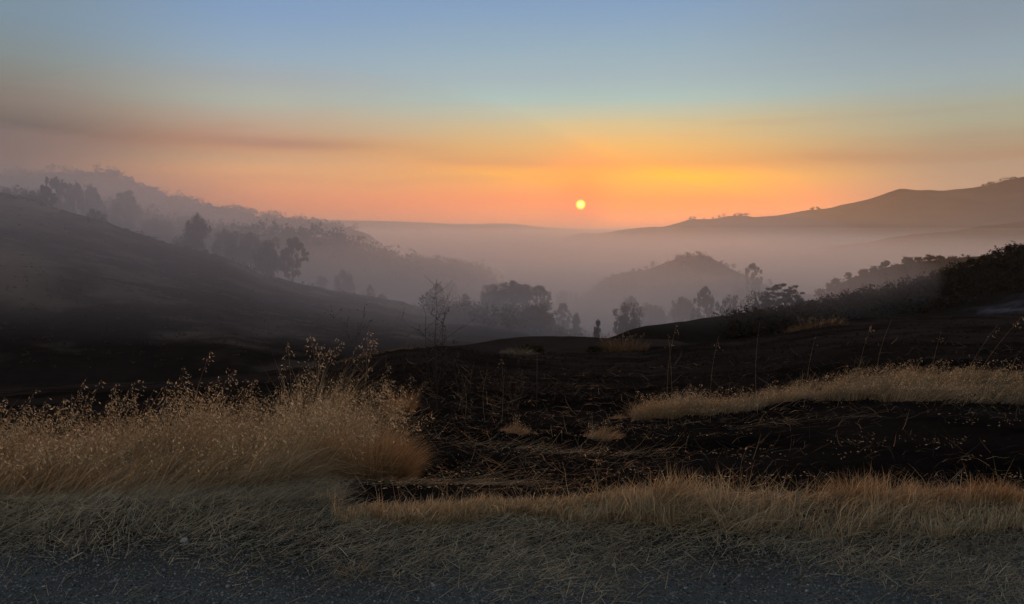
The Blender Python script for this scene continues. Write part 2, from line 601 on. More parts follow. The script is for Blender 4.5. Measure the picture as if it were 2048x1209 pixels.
hill('left_hill', [(-2200, 60, 120), (-900, 200, 125), (-300, 330, 128), (0, 385, 130), (73, 401, 130), (149, 428, 130), (208, 442, 130), (257, 463, 130), (347, 491, 131),
                   (452, 515, 133), (521, 550, 134), (591, 566, 136), (680, 583, 139), (771, 599, 142), (844, 616, 145), (893, 622, 147), (962, 624, 150), (1050, 640, 152), (1150, 690, 154)],
     0.35, 1.45, -9.3, -30, ncol=700, nrow=150, crest_noise=0.5, cn_scale=0.16, face_noise=0.9, fn_scale=0.05, tint=BURN, tint2=BURN2,
     seed=2, prof=0.9, foot_Y=44, tfn=left_tint, tmix=(0.02, 0.5), tscale=0.11)
hill('wooded_slope', [(-1600, 230, 300), (-300, 330, 290), (0, 372, 285), (150, 400, 280), (260, 430, 275), (350, 455, 272), (440, 468, 270), (549, 470, 270), (640, 478, 270), (723, 503, 272),
                      (765, 516, 275), (806, 526, 280), (893, 538, 290), (956, 552, 300), (1010, 600, 310)],
     0.68, 1.4, -22, -40, crest_noise=1.0, cn_scale=0.08, face_noise=1.6, fn_scale=0.03, tint=(0.02, 0.02, 0.014), seed=4)
hill('left_ridge', [(-1500, 250, 520), (-300, 335, 500), (35, 352, 480), (100, 344, 480), (200, 345, 480), (250, 358, 480), (295, 382, 485), (347, 400, 490), (400, 414, 500), (462, 415, 510),
                    (504, 431, 520), (556, 438, 540), (650, 446, 570), (740, 470, 600), (800, 520, 620)],
     0.70, 1.3, -28, -45, crest_noise=1.6, cn_scale=0.07, face_noise=3, fn_scale=0.02, tint=(0.02, 0.02, 0.014), seed=6)
hill('distant_hills', [(-500, 430, 2600), (300, 434, 2600), (560, 438, 2600), (760, 443, 2600), (900, 448, 2600), (1020, 449, 2600), (1100, 455, 2600), (1200, 462, 2600), (1400, 466, 2600), (2400, 470, 2600)],
     0.8, 1.2, -60, -70, crest_noise=5, cn_scale=0.006, face_noise=8, fn_scale=0.004, tint=(0.03, 0.026, 0.022), seed=8)
hill('right_ridge', [(1090, 500, 1250), (1130, 478, 1280), (1165, 466, 1300), (1190, 468, 1300), (1230, 463, 1320), (1260, 459, 1330), (1300, 453, 1350), (1330, 453, 1360), (1380, 439, 1380),
                     (1420, 438, 1400), (1480, 431, 1400), (1510, 435, 1400), (1560, 431, 1400), (1620, 419, 1400), (1660, 417, 1400), (1690, 408, 1400), (1740, 398, 1400),
                     (1770, 388, 1400), (1800, 377, 1400), (1840, 381, 1400), (1890, 382, 1400), (1950, 375, 1400), (1980, 371, 1400), (2010, 361, 1400), (2048, 354, 1400), (2150, 340, 1400), (2500, 330, 1400), (3600, 300, 1400)],
     0.62, 1.35, -45, -60, ncol=500, nrow=60, crest_noise=2.2, cn_scale=0.02, face_noise=22, fn_scale=0.0045, tint=(0.03, 0.025, 0.022), tint2=(0.06, 0.048, 0.035), tscale=0.006, seed=10)
hill('foothills', [(1330, 600, 700), (1450, 560, 720), (1560, 520, 740), (1661, 495, 760), (1782, 477, 780), (1900, 462, 790), (2048, 440, 800), (2300, 410, 800), (3200, 380, 800)],
     0.75, 1.35, -35, -50, crest_noise=2.5, cn_scale=0.02, face_noise=8, fn_scale=0.01, tint=(0.025, 0.022, 0.018), seed=12)
hill('small_hill', [(1080, 640, 251), (1130, 612, 255), (1180, 582, 258), (1210, 560, 262), (1240, 546, 266), (1290, 541, 266), (1320, 530, 266), (1345, 521, 266), (1375, 514, 266), (1400, 511, 266), (1420, 516, 266),
                    (1445, 530, 266), (1480, 548, 266), (1500, 560, 266), (1540, 574, 266), (1600, 590, 262), (1700, 600, 258)],
     0.74, 1.3, -25, -32, crest_noise=0.6, cn_scale=0.07, face_noise=2.2, fn_scale=0.03, tint=(0.018, 0.017, 0.013), seed=14)
hill('shrubby_hill', [(1560, 640, 170), (1625, 606, 172), (1650, 588, 175), (1670, 572, 178), (1700, 558, 180), (1760, 540, 182), (1820, 526, 185), (1870, 519, 188), (1920, 516, 190), (1980, 512, 192), (2080, 500, 195), (2600, 440, 200)],
     0.70, 1.4, -20, -30, crest_noise=0.5, cn_scale=0.1, face_noise=1.0, fn_scale=0.05, tint=(0.03, 0.028, 0.024), tint2=(0.09, 0.08, 0.07), tmix=(0.1, 0.5), seed=16)
hill('scrub_slope', [(1150, 705, 60), (1230, 674, 62), (1270, 658, 64), (1340, 649, 67), (1400, 640, 70), (1470, 635, 74), (1520, 627, 78), (1600, 612, 84), (1680, 603, 88), (1760, 588, 92),
                     (1850, 566, 96), (1950, 532, 99), (2048, 497, 100), (2200, 440, 100), (2500, 360, 102), (3600, 200, 105)],
     0.62, 1.5, -9.5, -24, ncol=300, nrow=50, crest_noise=0.3, cn_scale=0.15, face_noise=0.5, fn_scale=0.1, tint=(0.014, 0.012, 0.011), tint2=(0.03, 0.026, 0.022), seed=18, tfn=ash_tint)
hill('knoll', [(780, 730, 38), (840, 702, 40), (893, 696, 42), (945, 690, 44), (997, 680, 45), (1050, 675, 46), (1101, 673.5, 46), (1150, 675, 46), (1205, 677.5, 46), (1270, 679, 46), (1340, 682, 46), (1420, 700, 46)],
     0.66, 1.5, -6.2, -16, ncol=200, nrow=40, crest_noise=0.06, cn_scale=0.4, face_noise=0.12, fn_scale=0.3, tint=(0.034, 0.025, 0.024), tint2=(0.055, 0.042, 0.036), seed=20)

# ------------------------------------------------------------------ haze and smoke


def box(name, x0, x1, y0, y1, z0, z1, mat, label=None, lean=0.0):
    V = [(x0, y0, z0), (x1, y0, z0), (x1, y1, z0), (x0, y1, z0), (x0, y0 + lean, z1), (x1, y0 + lean, z1), (x1, y1, z1), (x0, y1, z1)]
    Fq = np.array([(3, 2, 1, 0), (4, 5, 6, 7), (0, 1, 5, 4), (1, 2, 6, 5), (2, 3, 7, 6), (3, 0, 4, 7)])
    o = mesh_obj(name, V, Fq, mat)
    tag(o, label, kind='stuff')
    return o


HAZE_COL = (1.0, 0.95, 0.93)
G = 0.42
box('haze', -6000, 6000, -60, 3300, -160, 190, volume_mat('haze_air', 0.00006, (0.95, 0.94, 0.95), G), 'thin haze in the air over the whole landscape')
SM = [(60, 150, 0.00013), (38, 130, 0.00008), (24, 118, 0.00009), (14, 105, 0.00010), (7, 92, 0.00012), (1, 82, 0.00022), (-3, 70, 0.0004), (-6, 62, 0.0008), (-9, 56, 0.0012), (-13, 53, 0.0018), (-17, 52, 0.0028)]
for i, (top, y0, dn) in enumerate(SM):
    box('valley_smoke', -5900 + 10 * i, 5900 - 10 * i, y0, 3250 - 20 * i, -150 + i, top, volume_mat('valley_smoke', dn, HAZE_COL if top < 20 else (0.95, 0.93, 0.91), G),
        'layer of smoke lying in the valley', lean=25)


def dome(name, cx, cy, cz, rx, ry, rz, mat, label, seed):
    n, mrow = 48, 24
    th = np.linspace(0, 2 * np.pi, n, endpoint=False)
    ph = np.linspace(-np.pi / 2, np.pi / 2, mrow + 1)
    V = []
    for p in ph:
        for t in th:
            k = 1 + 0.16 * math.sin(3 * t + seed) * math.cos(p) + 0.1 * math.sin(5 * p + 2 * t + seed)
            V.append((cx + rx * math.cos(p) * math.cos(t) * k, cy + ry * math.cos(p) * math.sin(t) * k, cz + rz * math.sin(p) * k))
    idx = np.arange((mrow + 1) * n).reshape(mrow + 1, n)
    nx = np.roll(idx, -1, axis=1)
    Fq = np.stack([idx[:-1], nx[:-1], nx[1:], idx[1:]], -1).reshape(-1, 4)
    o = mesh_obj(name, V, Fq, mat, smooth=True)
    tag(o, label, kind='stuff')
    return o


dome('smoke_bank', -190, 330, 5, 190, 150, 38, volume_mat('smoke_bank', 0.0022, (0.90, 0.91, 0.97), 0.3), 'bank of smoke drifting behind the left hill', 1.0)
dome('smoke_bank', -66, 112, -8, 100, 74, 30, volume_mat('smoke_bank_near', 0.0056, (0.78, 0.85, 1.0), 0.2), 'thin smoke hanging over the burnt slope on the left', 2.0)
dome('smoke_bank', -12, 185, -26, 88, 80, 24, volume_mat('smoke_bank_valley', 0.0036, HAZE_COL, G), 'smoke pooled among the trees in the valley bottom', 3.0)
for cx, cy, cz, rx, ry, rz, dn, sd in ((38, 170, -17, 34, 22, 9, 0.0055, 4.0), (34, 118, -15, 22, 14, 5, 0.0065, 5.0), (-50, 182, -6, 34, 14, 6, 0.004, 6.0),
                                       (-95, 190, 6, 30, 14, 8, 0.007, 7.0), (6, 128, -15, 30, 12, 5, 0.006, 8.0), (-22, 250, -10, 60, 22, 9, 0.005, 9.0), (60, 300, -12, 60, 30, 9, 0.005, 10.0)):
    dome('smoke_wisp', cx, cy, cz, rx, ry, rz, volume_mat('smoke_wisp', dn, HAZE_COL, G), 'drifting wisp of smoke among the valley trees', sd)

# ------------------------------------------------------------------ vegetation materials


def m_leaf(T):
    at_ = T.n('ShaderNodeAttribute', attribute_name='tint').outputs['Color']
    d = T.n('ShaderNodeBsdfDiffuse')
    T.put(d.inputs[0], at_)
    t = T.n('ShaderNodeBsdfTranslucent')
    T.put(t.inputs[0], at_)
    m = T.n('ShaderNodeMixShader')
    m.inputs[0].default_value = 0.3
    T.t.links.new(d.outputs[0], m.inputs[1])
    T.t.links.new(t.outputs[0], m.inputs[2])
    o = T.n('ShaderNodeOutputMaterial')
    T.t.links.new(m.outputs[0], o.inputs[0])


def m_straw(T):
    at_ = T.n('ShaderNodeAttribute', attribute_name='tint').outputs['Color']
    p = T.n('ShaderNodeBsdfPrincipled')
    T.put(p.inputs['Base Color'], at_)
    p.inputs['Roughness'].default_value = 0.55
    p.inputs['Specular IOR Level'].default_value = 0.25
    t = T.n('ShaderNodeBsdfTranslucent')
    T.put(t.inputs[0], at_)
    m = T.n('ShaderNodeMixShader')
    m.inputs[0].default_value = 0.4
    T.t.links.new(p.outputs[0], m.inputs[1])
    T.t.links.new(t.outputs[0], m.inputs[2])
    o = T.n('ShaderNodeOutputMaterial')
    T.t.links.new(m.outputs[0], o.inputs[0])


def m_bark(T):
    pos = T.n('ShaderNodeTexCoord').outputs['Object']
    n = T.noise(pos, 12, 5, 0.6)
    principled(T, T.mix(n, (0.018, 0.014, 0.012), (0.055, 0.045, 0.038)), 0.9, 0.1, n, 0.6, 0.02)


def m_stone(T):
    at_ = T.n('ShaderNodeAttribute', attribute_name='tint').outputs['Color']
    pos = T.n('ShaderNodeTexCoord').outputs['Object']
    n = T.noise(pos, 60, 4, 0.6)
    k = T.m('ADD', T.m('MULTIPLY', n, 1.0), 0.5)
    principled(T, T.mix(1.0, at_, T.xyz(k, k, k), 'MULTIPLY'), 0.85, 0.25, n, 0.5, 0.004)


def m_metal(T):
    pos = T.n('ShaderNodeTexCoord').outputs['Object']
    n = T.noise(pos, 30, 4, 0.6)
    principled(T, T.mix(n, (0.02, 0.015, 0.013), (0.06, 0.035, 0.025)), 0.75, 0.3, n, 0.4, 0.003)


MAT_LEAF = material('foliage', m_leaf)
MAT_STRAW = material('dry_grass', m_straw)
MAT_BARK = material('bark', m_bark)
MAT_STONE = material('stone', m_stone)
MAT_METAL = material('rusty_metal', m_metal)

# ------------------------------------------------------------------ trees


def tube(path, radii, sides=5):
    """tapered tube along a path; returns verts, quads"""
    path = np.asarray(path, float)
    n = len(path)
    V = []
    for i, p in enumerate(path):
        d = path[min(i + 1, n - 1)] - path[max(i - 1, 0)]
        d = d / (np.linalg.norm(d) + 1e-9)
        a = np.cross(d, (0.31, 0.9, 0.17) if abs(d[1]) < 0.9 else (1, 0, 0))
        a /= np.linalg.norm(a) + 1e-9
        b = np.cross(d, a)
        for k in range(sides):
            t = 2 * math.pi * k / sides
            V.append(p + radii[i] * (math.cos(t) * a + math.sin(t) * b))
    Q = []
    for i in range(n - 1):
        for k in range(sides):
            k2 = (k + 1) % sides
            Q.append((i * sides + k, i * sides + k2, (i + 1) * sides + k2, (i + 1) * sides + k))
    return np.array(V), np.array(Q)


def join(parts):
    V, Q, off = [], [], 0
    for v, q in parts:
        V.append(v)
        Q.append(q + off)
        off += len(v)
    return np.concatenate(V), np.concatenate(Q)


def leaf_cloud(centres, radii, n_each, size, rng, squash=1.0):
    """small triangles filling clumps; centres (k,3)"""
    k = len(centres)
    c = np.repeat(centres, n_each, axis=0)
    r = np.repeat(radii, n_each)
    N = len(c)
    d = rng.normal(size=(N, 3))
    d /= np.linalg.norm(d, axis=1)[:, None]
    rad = rng.uniform(0, 1, N) ** 0.45
    p = c + d * (r * rad)[:, None] * np.array([1, 1, squash])
    a = rng.normal(size=(N, 3))
    b = rng.normal(size=(N, 3))
    a /= np.linalg.norm(a, axis=1)[:, None]
    b /= np.linalg.norm(b, axis=1)[:, None]
    s = size * rng.uniform(0.5, 1.4, N)[:, None]
    V = np.stack([p + a * s, p + b * s * 0.8, p - (a + b) * s * 0.55], 1).reshape(-1, 3)
    return V, np.arange(N * 3).reshape(-1, 3)


def crown_clumps(kind, rng):
    if kind == 'oak':
        n = 74
        d = rng.normal(size=(n, 3))
        d /= np.linalg.norm(d, axis=1)[:, None]
        k = rng.uniform(0.45, 1.0, n)[:, None]
        c = d * k * np.array([0.40, 0.40, 0.38]) + (0, 0, 0.54)
        # a few side lobes and dents so that no two outlines match
        lob = rng.normal(size=(5, 3))
        lob /= np.linalg.norm(lob, axis=1)[:, None]
        g = (d @ lob.T).max(axis=1)[:, None]
        c = (c - (0, 0, 0.54)) * (0.72 + 0.38 * g ** 2) + (0, 0, 0.54)
        c[:, :2] += 0.03 * rng.normal(size=(n, 2))
        r = rng.uniform(0.055, 0.125, n)
        return c, r, 1.0
    if kind == 'pine':
        n = 78
        t = rng.uniform(0, 1, n) ** 0.8
        a = rng.uniform(0, 2 * np.pi, n)
        w = 0.27 * np.sin(np.pi * (0.15 + 0.8 * t)) * rng.uniform(0.45, 1.1, n)
        c = np.stack([np.cos(a) * w, np.sin(a) * w, 0.30 + 0.66 * t], -1)
        c[:, 0] += 0.05 * np.sin(5 * c[:, 2])
        r = rng.uniform(0.026, 0.06, n)
        return c, r, 1.2
    if kind == 'umbrella':
        n = 120
        a = rng.uniform(0, 2 * np.pi, n)
        w = 0.62 * rng.uniform(0, 1, n) ** 0.6
        c = np.stack([np.cos(a) * w, np.sin(a) * w, 0.90 - 0.55 * (w / 0.62) ** 2.2 + rng.uniform(-0.34, 0.04, n)], -1)
        r = rng.uniform(0.045, 0.09, n)
        return c, r, 0.45
    if kind == 'lone':
        n = 64
        t = rng.uniform(0, 1, n)
        a = rng.uniform(0, 2 * np.pi, n)
        w = np.interp(t, [0, 0.3, 0.55, 0.85, 1.0], [0.16, 0.10, 0.17, 0.25, 0.12]) * rng.uniform(0.5, 1.1, n)
        c = np.stack([np.cos(a) * w, np.sin(a) * w, 0.22 + 0.74 * t], -1)
        r = rng.uniform(0.028, 0.06, n)
        return c, r, 1.0
    if kind == 'conifer':
        n = 44
        t = rng.uniform(0, 1, n) ** 0.9
        a = rng.uniform(0, 2 * np.pi, n)
        w = (0.28 * (1 - t) + 0.05) * rng.uniform(0.4, 1.0, n)
        c = np.stack([np.cos(a) * w, np.sin(a) * w, 0.10 + 0.86 * t], -1)
        r = rng.uniform(0.05, 0.09, n)
        return c, r, 1.1
    # bush
    n = 30
    d = rng.normal(size=(n, 3))
    d /= np.linalg.norm(d, axis=1)[:, None]
    c = d * rng.uniform(0.3, 0.95, n)[:, None] * np.array([0.42, 0.42, 0.36]) + (0, 0, 0.48)
    r = rng.uniform(0.10, 0.17, n)
    return c, r, 1.0


LEAF_T = {'oak': 150, 'pine': 80, 'umbrella': 80, 'lone': 80, 'conifer': 120, 'bush': 130}
TREE_MESH = {}


def tree_mesh(kind, var):
    key = (kind, var)
    if key in TREE_MESH:
        return TREE_MESH[key]
    rng = np.random.default_rng(100 + var * 17 + len(kind) * 7)
    c, r, sq = crown_clumps(kind, rng)
    V, Fc = leaf_cloud(c, r, LEAF_T[kind], 0.020 if kind != 'bush' else 0.03, rng, sq)
    base = np.array([0.036, 0.038, 0.020]) if var % 2 == 0 else np.array([0.045, 0.040, 0.023])
    per = rng.uniform(0.6, 1.5, len(Fc))[:, None]
    cl = np.repeat(rng.uniform(0.7, 1.35, len(c)), LEAF_T[kind])[:, None]
    cols = np.repeat(base * per * cl, 3, axis=0)
    cr = mesh_obj('crown', V, Fc, MAT_LEAF, cols)
    # trunk and limbs reaching the clumps
    parts = []
    lean = rng.normal(0, 0.02, 2)
    top = 0.82 if kind not in ('bush', 'umbrella') else 0.55
    zs = np.linspace(-0.06, top, 9)
    wob = np.cumsum(rng.normal(0, 0.008, (9, 2)), axis=0)
    path = np.stack([lean[0] * zs + wob[:, 0], lean[1] * zs + wob[:, 1], zs], -1)
    r0 = {'oak': 0.035, 'pine': 0.022, 'umbrella': 0.04, 'lone': 0.018, 'conifer': 0.02, 'bush': 0.03}[kind]
    parts.append(tube(path, np.linspace(r0, r0 * 0.25, 9), 6))
    pick = rng.choice(len(c), min(len(c), 22), replace=False)
    for i in pick:
        e = c[i]
        z0 = max(0.08, min(top * 0.95, e[2] - 0.28 * rng.uniform(0.5, 1.2)))
        s = np.array([np.interp(z0, zs, path[:, 0]), np.interp(z0, zs, path[:, 1]), z0])
        mid = (s + e) / 2 + np.array([0, 0, -0.03]) + rng.normal(0, 0.015, 3)
        rr = r0 * 0.35
        parts.append(tube([s, mid, e], [rr, rr * 0.6, rr * 0.2], 4))
    tv, tq = join(parts)
    tr = mesh_obj('trunk', tv, tq, MAT_BARK)
    meshes = (tr.data, cr.data)
    bpy.data.objects.remove(tr)
    bpy.data.objects.remove(cr)
    TREE_MESH[key] = meshes
    return meshes


def add_tree(kind, var, px, top, Y, wpx, label, cat='tree', group=None, name=None, base_z=None, sink=0.0, rz=None):
    """a tree whose crown reaches the given line of sight, standing on the terrain Y metres ahead; wpx is its width in photograph pixels"""
    x, y, zt = at(px, top, Y)
    zb = terrain_z(x, y) if base_z is None else base_z
    wid = {'oak': 0.92, 'pine': 0.56, 'umbrella': 1.3, 'lone': 0.52, 'conifer': 0.62, 'bush': 0.98}[kind]
    s = wpx * (1.22 if group and 'trees' in group else 1.0) / F * Y / wid
    zb = min(zb, zt - 0.75 * s)
    h = zt - zb
    # on a tall bole the crown keeps its own proportions at the top
    asp = {'oak': 1.75, 'pine': 1.9, 'umbrella': 0.95, 'lone': 1.9, 'conifer': 3.0, 'bush': 1.2}[kind]
    ck = min(1.0, asp * s / h)
    tr, cr = tree_mesh(kind, var)
    nm = name or {'oak': 'oak_tree', 'pine': 'pine_tree', 'umbrella': 'oak_tree', 'lone': 'tall_tree', 'conifer': 'conifer_tree', 'bush': 'bush'}[kind]
    e = empty(nm, (x, y, zb - 0.02 * h), random.uniform(0, 6.28) if rz is None else rz, (s, s, h * 1.02))
    tag(e, label, cat, group)
    for pn, me in (('trunk', tr), ('crown', cr)):
        o = bpy.data.objects.new(pn, me)
        COL.objects.link(o)
        o.parent = e
        if pn == 'crown' and ck < 1:
            o.scale = (1, 1, ck)
            o.location = (0, 0, 1 - ck)
    return e


T_LEFT = [
    ('oak', 0, 18, 343, 205, 105, 'broad dark tree at the far left above the burnt hill brow'),
    ('oak', 1, 62, 357, 200, 70, 'rounded tree just right of the broad one at the far left edge'),
    ('pine', 0, 84, 371, 190, 44, 'small rounded tree low on the brow beside the two-topped open tree'),
    ('lone', 1, 104, 352, 230, 44, 'left stem of the tall pale open trees near the left edge'),
    ('lone', 2, 122, 352, 232, 46, 'pale twin of the tall open tree, its crown split in the smoke'),
    ('pine', 1, 147, 366, 215, 52, 'tall tree with a visible bare trunk on the left brow'),
    ('pine', 2, 190, 371, 225, 54, 'pointed hazy tree rising behind the small dark round bush'),
    ('bush', 0, 193, 408, 150, 33, 'small dark round tree standing right on the burnt brow'),
    ('pine', 3, 258, 381, 235, 74, 'wide faint tree with a feathered top in the smoke'),
    ('oak', 2, 238, 402, 220, 50, 'low faint tree left of the feathered wide one'),
    ('oak', 3, 300, 420, 225, 46, 'low rounded hazy tree right of the feathered wide one'),
    ('bush', 1, 333, 434, 225, 34, 'faint small crown between the feathered tree and the dark pair'),
    ('oak', 1, 393, 417, 190, 40, 'dark upright tree with a knobbly top above the round one'),
    ('bush', 2, 410, 440, 192, 22, 'small ragged crown hanging at the right of the knobbly dark tree'),
    ('bush', 0, 373, 450, 150, 52, 'dark ball-shaped tree at the brow of the left hill'),
    ('oak', 0, 450, 440, 215, 52, 'flat-topped hazy tree between the dark ball and the spreading dark oak'),
    ('oak', 2, 470, 458, 205, 56, 'low crown in front of the flat-topped hazy tree'),
    ('oak', 3, 497, 450, 205, 40, 'domed tree just left of the spreading dark oak'),
    ('oak', 1, 531, 465, 150, 62, 'spreading dark oak standing out of the smoke on the left slope'),
    ('pine', 2, 584, 474, 151, 50, 'ragged dark pine with tiered branches right of the spreading oak'),
    ('bush', 3, 560, 505, 165, 26, 'small dark bush left of the ragged pine, low in the smoke'),
    ('bush', 2, 580, 461, 262, 24, 'small domed crown showing over the ragged pine'),
    ('oak', 0, 625, 470, 258, 56, 'broad pale crown on the wooded ridge right of the ragged pine'),
    ('oak', 2, 662, 477, 262, 52, 'second pale crown down the wooded ridge'),
    ('oak', 3, 700, 492, 264, 50, 'third pale crown down the wooded ridge where it steps down'),
    ('oak', 1, 740, 505, 268, 50, 'lowest pale crown before the wooded ridge fades out'),
    ('oak', 1, 690, 530, 170, 38, 'lone faint tree in mid smoke right of the ragged pine'),
    ('bush', 3, 645, 545, 175, 26, 'low scraggly bush left of the lone faint tree'),
    ('pine', 0, 741, 570, 160, 16, 'tiny upright tree on the end of the left hill brow'),
    ('bush', 1, 762, 584, 158, 22, 'low scrub clump beside the tiny upright tree'),
]
T_MID = [
    ('pine', 1, 872, 568, 150, 34, 'narrow tree right behind the top of the bare weed'),
    ('oak', 0, 868, 606, 148, 60, 'low faint crown around the foot of the narrow tree'),
    ('oak', 2, 900, 563, 205, 36, 'very faint rounded tree left of the small pointed one'),
    ('conifer', 0, 931, 588, 150, 36, 'small pointed tree left of the big valley tree clump'),
    ('oak', 2, 984, 566, 146, 52, 'left dome of the big tree clump in the valley'),
    ('oak', 0, 1030, 549, 142, 84, 'tallest tree of the valley clump, gaps in its knobbly top'),
    ('pine', 3, 1076, 571, 140, 46, 'spiky topped tree at the right shoulder of the valley clump'),
    ('oak', 3, 962, 606, 140, 54, 'low left skirt tree of the valley clump'),
    ('oak', 2, 1020, 606, 122, 74, 'dark rounded tree in front of the valley clump, left one'),
    ('oak', 1, 1070, 598, 118, 78, 'dark rounded tree in front of the valley clump, right one'),
    ('bush', 2, 1045, 640, 112, 90, 'wide low thicket at the foot of the valley clump'),
    ('oak', 2, 1125, 580, 225, 24, 'faint rounded tree right of the valley clump'),
    ('conifer', 1, 1142, 585, 235, 10, 'first of two tiny pointed trees beside the faint rounded one'),
    ('conifer', 2, 1152, 585, 235, 9, 'second of two tiny pointed trees beside the faint rounded one'),
    ('pine', 1, 1126, 606, 138, 32, 'knobbly hazy tree just right of the valley clump'),
    ('conifer', 0, 1152, 627, 128, 36, 'hazy pointed tree low in the gap of the valley'),
    ('oak', 3, 1110, 640, 122, 60, 'low hazy crown under the knobbly tree'),
    ('oak', 0, 1185, 612, 200, 44, 'barely visible rounded crown in the central gap'),
    ('conifer', 1, 1195, 639, 88, 27, 'small dark cone-shaped tree standing alone in the gap'),
    ('oak', 2, 1256, 601, 110, 56, 'dense dark tree right of the lone cone-shaped tree'),
    ('oak', 0, 1262, 578, 160, 40, 'hazy tree showing above the dense dark tree'),
    ('oak', 1, 1312, 598, 150, 60, 'hazy rounded tree right of the dense dark tree'),
    ('oak', 3, 1370, 577, 140, 50, 'hazy tree below the small peak, left of its neighbours'),
    ('pine', 0, 1412, 574, 128, 44, 'tree with an open branching top below the small peak'),
    ('oak', 2, 1462, 586, 118, 46, 'rounded hazy tree left of the spreading oak on the right'),
    ('lone', 0, 1507, 527, 190, 33, 'tall lone tree with a bushy head right of the small peak'),
    ('bush', 1, 1480, 566, 200, 40, 'low growth at the foot of the tall lone tree'),
    ('umbrella', 0, 1568, 561, 98, 104, 'large spreading oak with tiered branches on the right'),
    ('oak', 2, 1524, 577, 96, 58, 'dense left half tree beside the tiered spreading oak'),
    ('bush', 0, 1600, 590, 92, 50, 'low dark bush under the right of the spreading oak'),
    ('bush', 3, 1500, 618, 90, 60, 'dark thicket at the left foot of the spreading oak'),
]
for k in T_LEFT:
    kind, var, px, top, Y, w, lab = k
    Y = Y * (0.78 if 380 < px < 520 or px < 130 else 0.86) if 180 < Y < 240 else Y
    low = any(q in lab for q in ('bush', 'thicket', 'scrub', 'low growth'))
    add_tree(kind, var, px, top, Y, w, lab, 'bush' if low else 'tree', 'smoky trees on the left slopes', ('bush' if low else 'small_tree') if kind == 'bush' else None)
for k in T_MID:
    kind, var, px, top, Y, w, lab = k
    low = any(q in lab for q in ('bush', 'thicket', 'scrub', 'low growth'))
    add_tree(kind, var, px, top, Y, w, lab, 'bush' if low else 'tree', 'trees in the smoky valley', ('bush' if low else 'small_tree') if kind == 'bush' else None)

# shrubs along the two right-hand crests
ORD = ['first', 'second', 'third', 'fourth', 'fifth', 'sixth', 'seventh', 'eighth', 'ninth', 'tenth', 'eleventh', 'twelfth', 'thirteenth', 'fourteenth', 'fifteenth',
       'sixteenth', 'seventeenth', 'eighteenth', 'nineteenth', 'twentieth', 'twenty-first', 'twenty-second', 'twenty-third', 'twenty-fourth']
H_SH = [(1640, 574, 26), (1660, 562, 30), (1673, 550, 22), (1698, 541, 17), (1715, 548, 24), (1728, 535, 26), (1748, 531, 22), (1772, 518, 26), (1790, 525, 22), (1818, 511, 30),
        (1840, 510, 22), (1862, 506, 28), (1880, 508, 22), (1905, 509, 26), (1925, 510, 24)]
for i, (px, top, w) in enumerate(H_SH):
    add_tree('bush' if i % 3 else 'oak', i % 4, px, top, np.interp(px, [1640, 1925], [174, 189]), w, ORD[i] + ' shrub from the left on the hazy crest behind the dark scrub slope', 'shrub', 'shrubs on the hazy right crest', 'shrub')
I_SH = [(1625, 596), (1660, 596), (1700, 590), (1738, 582), (1775, 571), (1810, 564), (1842, 553), (1872, 541), (1900, 530), (1925, 520), (1950, 511), (1972, 503), (1996, 497), (2018, 487), (2042, 482), (2070, 478), (2105, 462)]
for i, (px, top) in enumerate(I_SH[:15]):
    add_tree('bush', i % 4, px, top, np.interp(px, [1600, 1760, 1950, 2100], [84, 92, 99, 100]), random.uniform(26, 40), ORD[i] + ' bush from the left on the dark crest at the right', 'shrub', 'bushes on the dark right crest', 'shrub')


def scatter_bushes(name, label, spots, h0, h1, leaves, size, base, seed, squash=0.9):
    rng = np.random.default_rng(seed)
    C, R = [], []
    for (x, y) in spots:
        z = terrain_z(x, y)
        h = rng.uniform(h0, h1)
        for _ in range(3):
            o = rng.normal(0, 0.28, 3) * h
            C.append((x + o[0], y + o[1], z + h * 0.42 + o[2] * 0.5))
            R.append(h * rng.uniform(0.32, 0.55))
    V, Fc = leaf_cloud(np.array(C), np.array(R), leaves, size, rng, squash)
    cols = np.repeat(np.array(base) * rng.uniform(0.5, 1.6, len(Fc))[:, None], 3, axis=0)
    o = mesh_obj(name, V, Fc, MAT_LEAF, cols)
    tag(o, label, kind='stuff')
    return o


def along(ptsA, ptsB, n, seed, power=1.0):
    """n random ground spots between two lines of sight points (px, py, Y) lists"""
    rng = np.random.default_rng(seed)
    A = np.array([at(*p)[:2] for p in ptsA])
    B = np.array([at(*p)[:2] for p in ptsB])
    t = rng.uniform(0, 1, n)
    s = rng.uniform(0, 1, n) ** power
    tA = np.linspace(0, 1, len(A))
    tB = np.linspace(0, 1, len(B))
    a = np.stack([np.interp(t, tA, A[:, i]) for i in (0, 1)], -1)
    b = np.stack([np.interp(t, tB, B[:, i]) for i in (0, 1)], -1)
    return (a * (1 - s[:, None]) + b * s[:, None]).tolist()


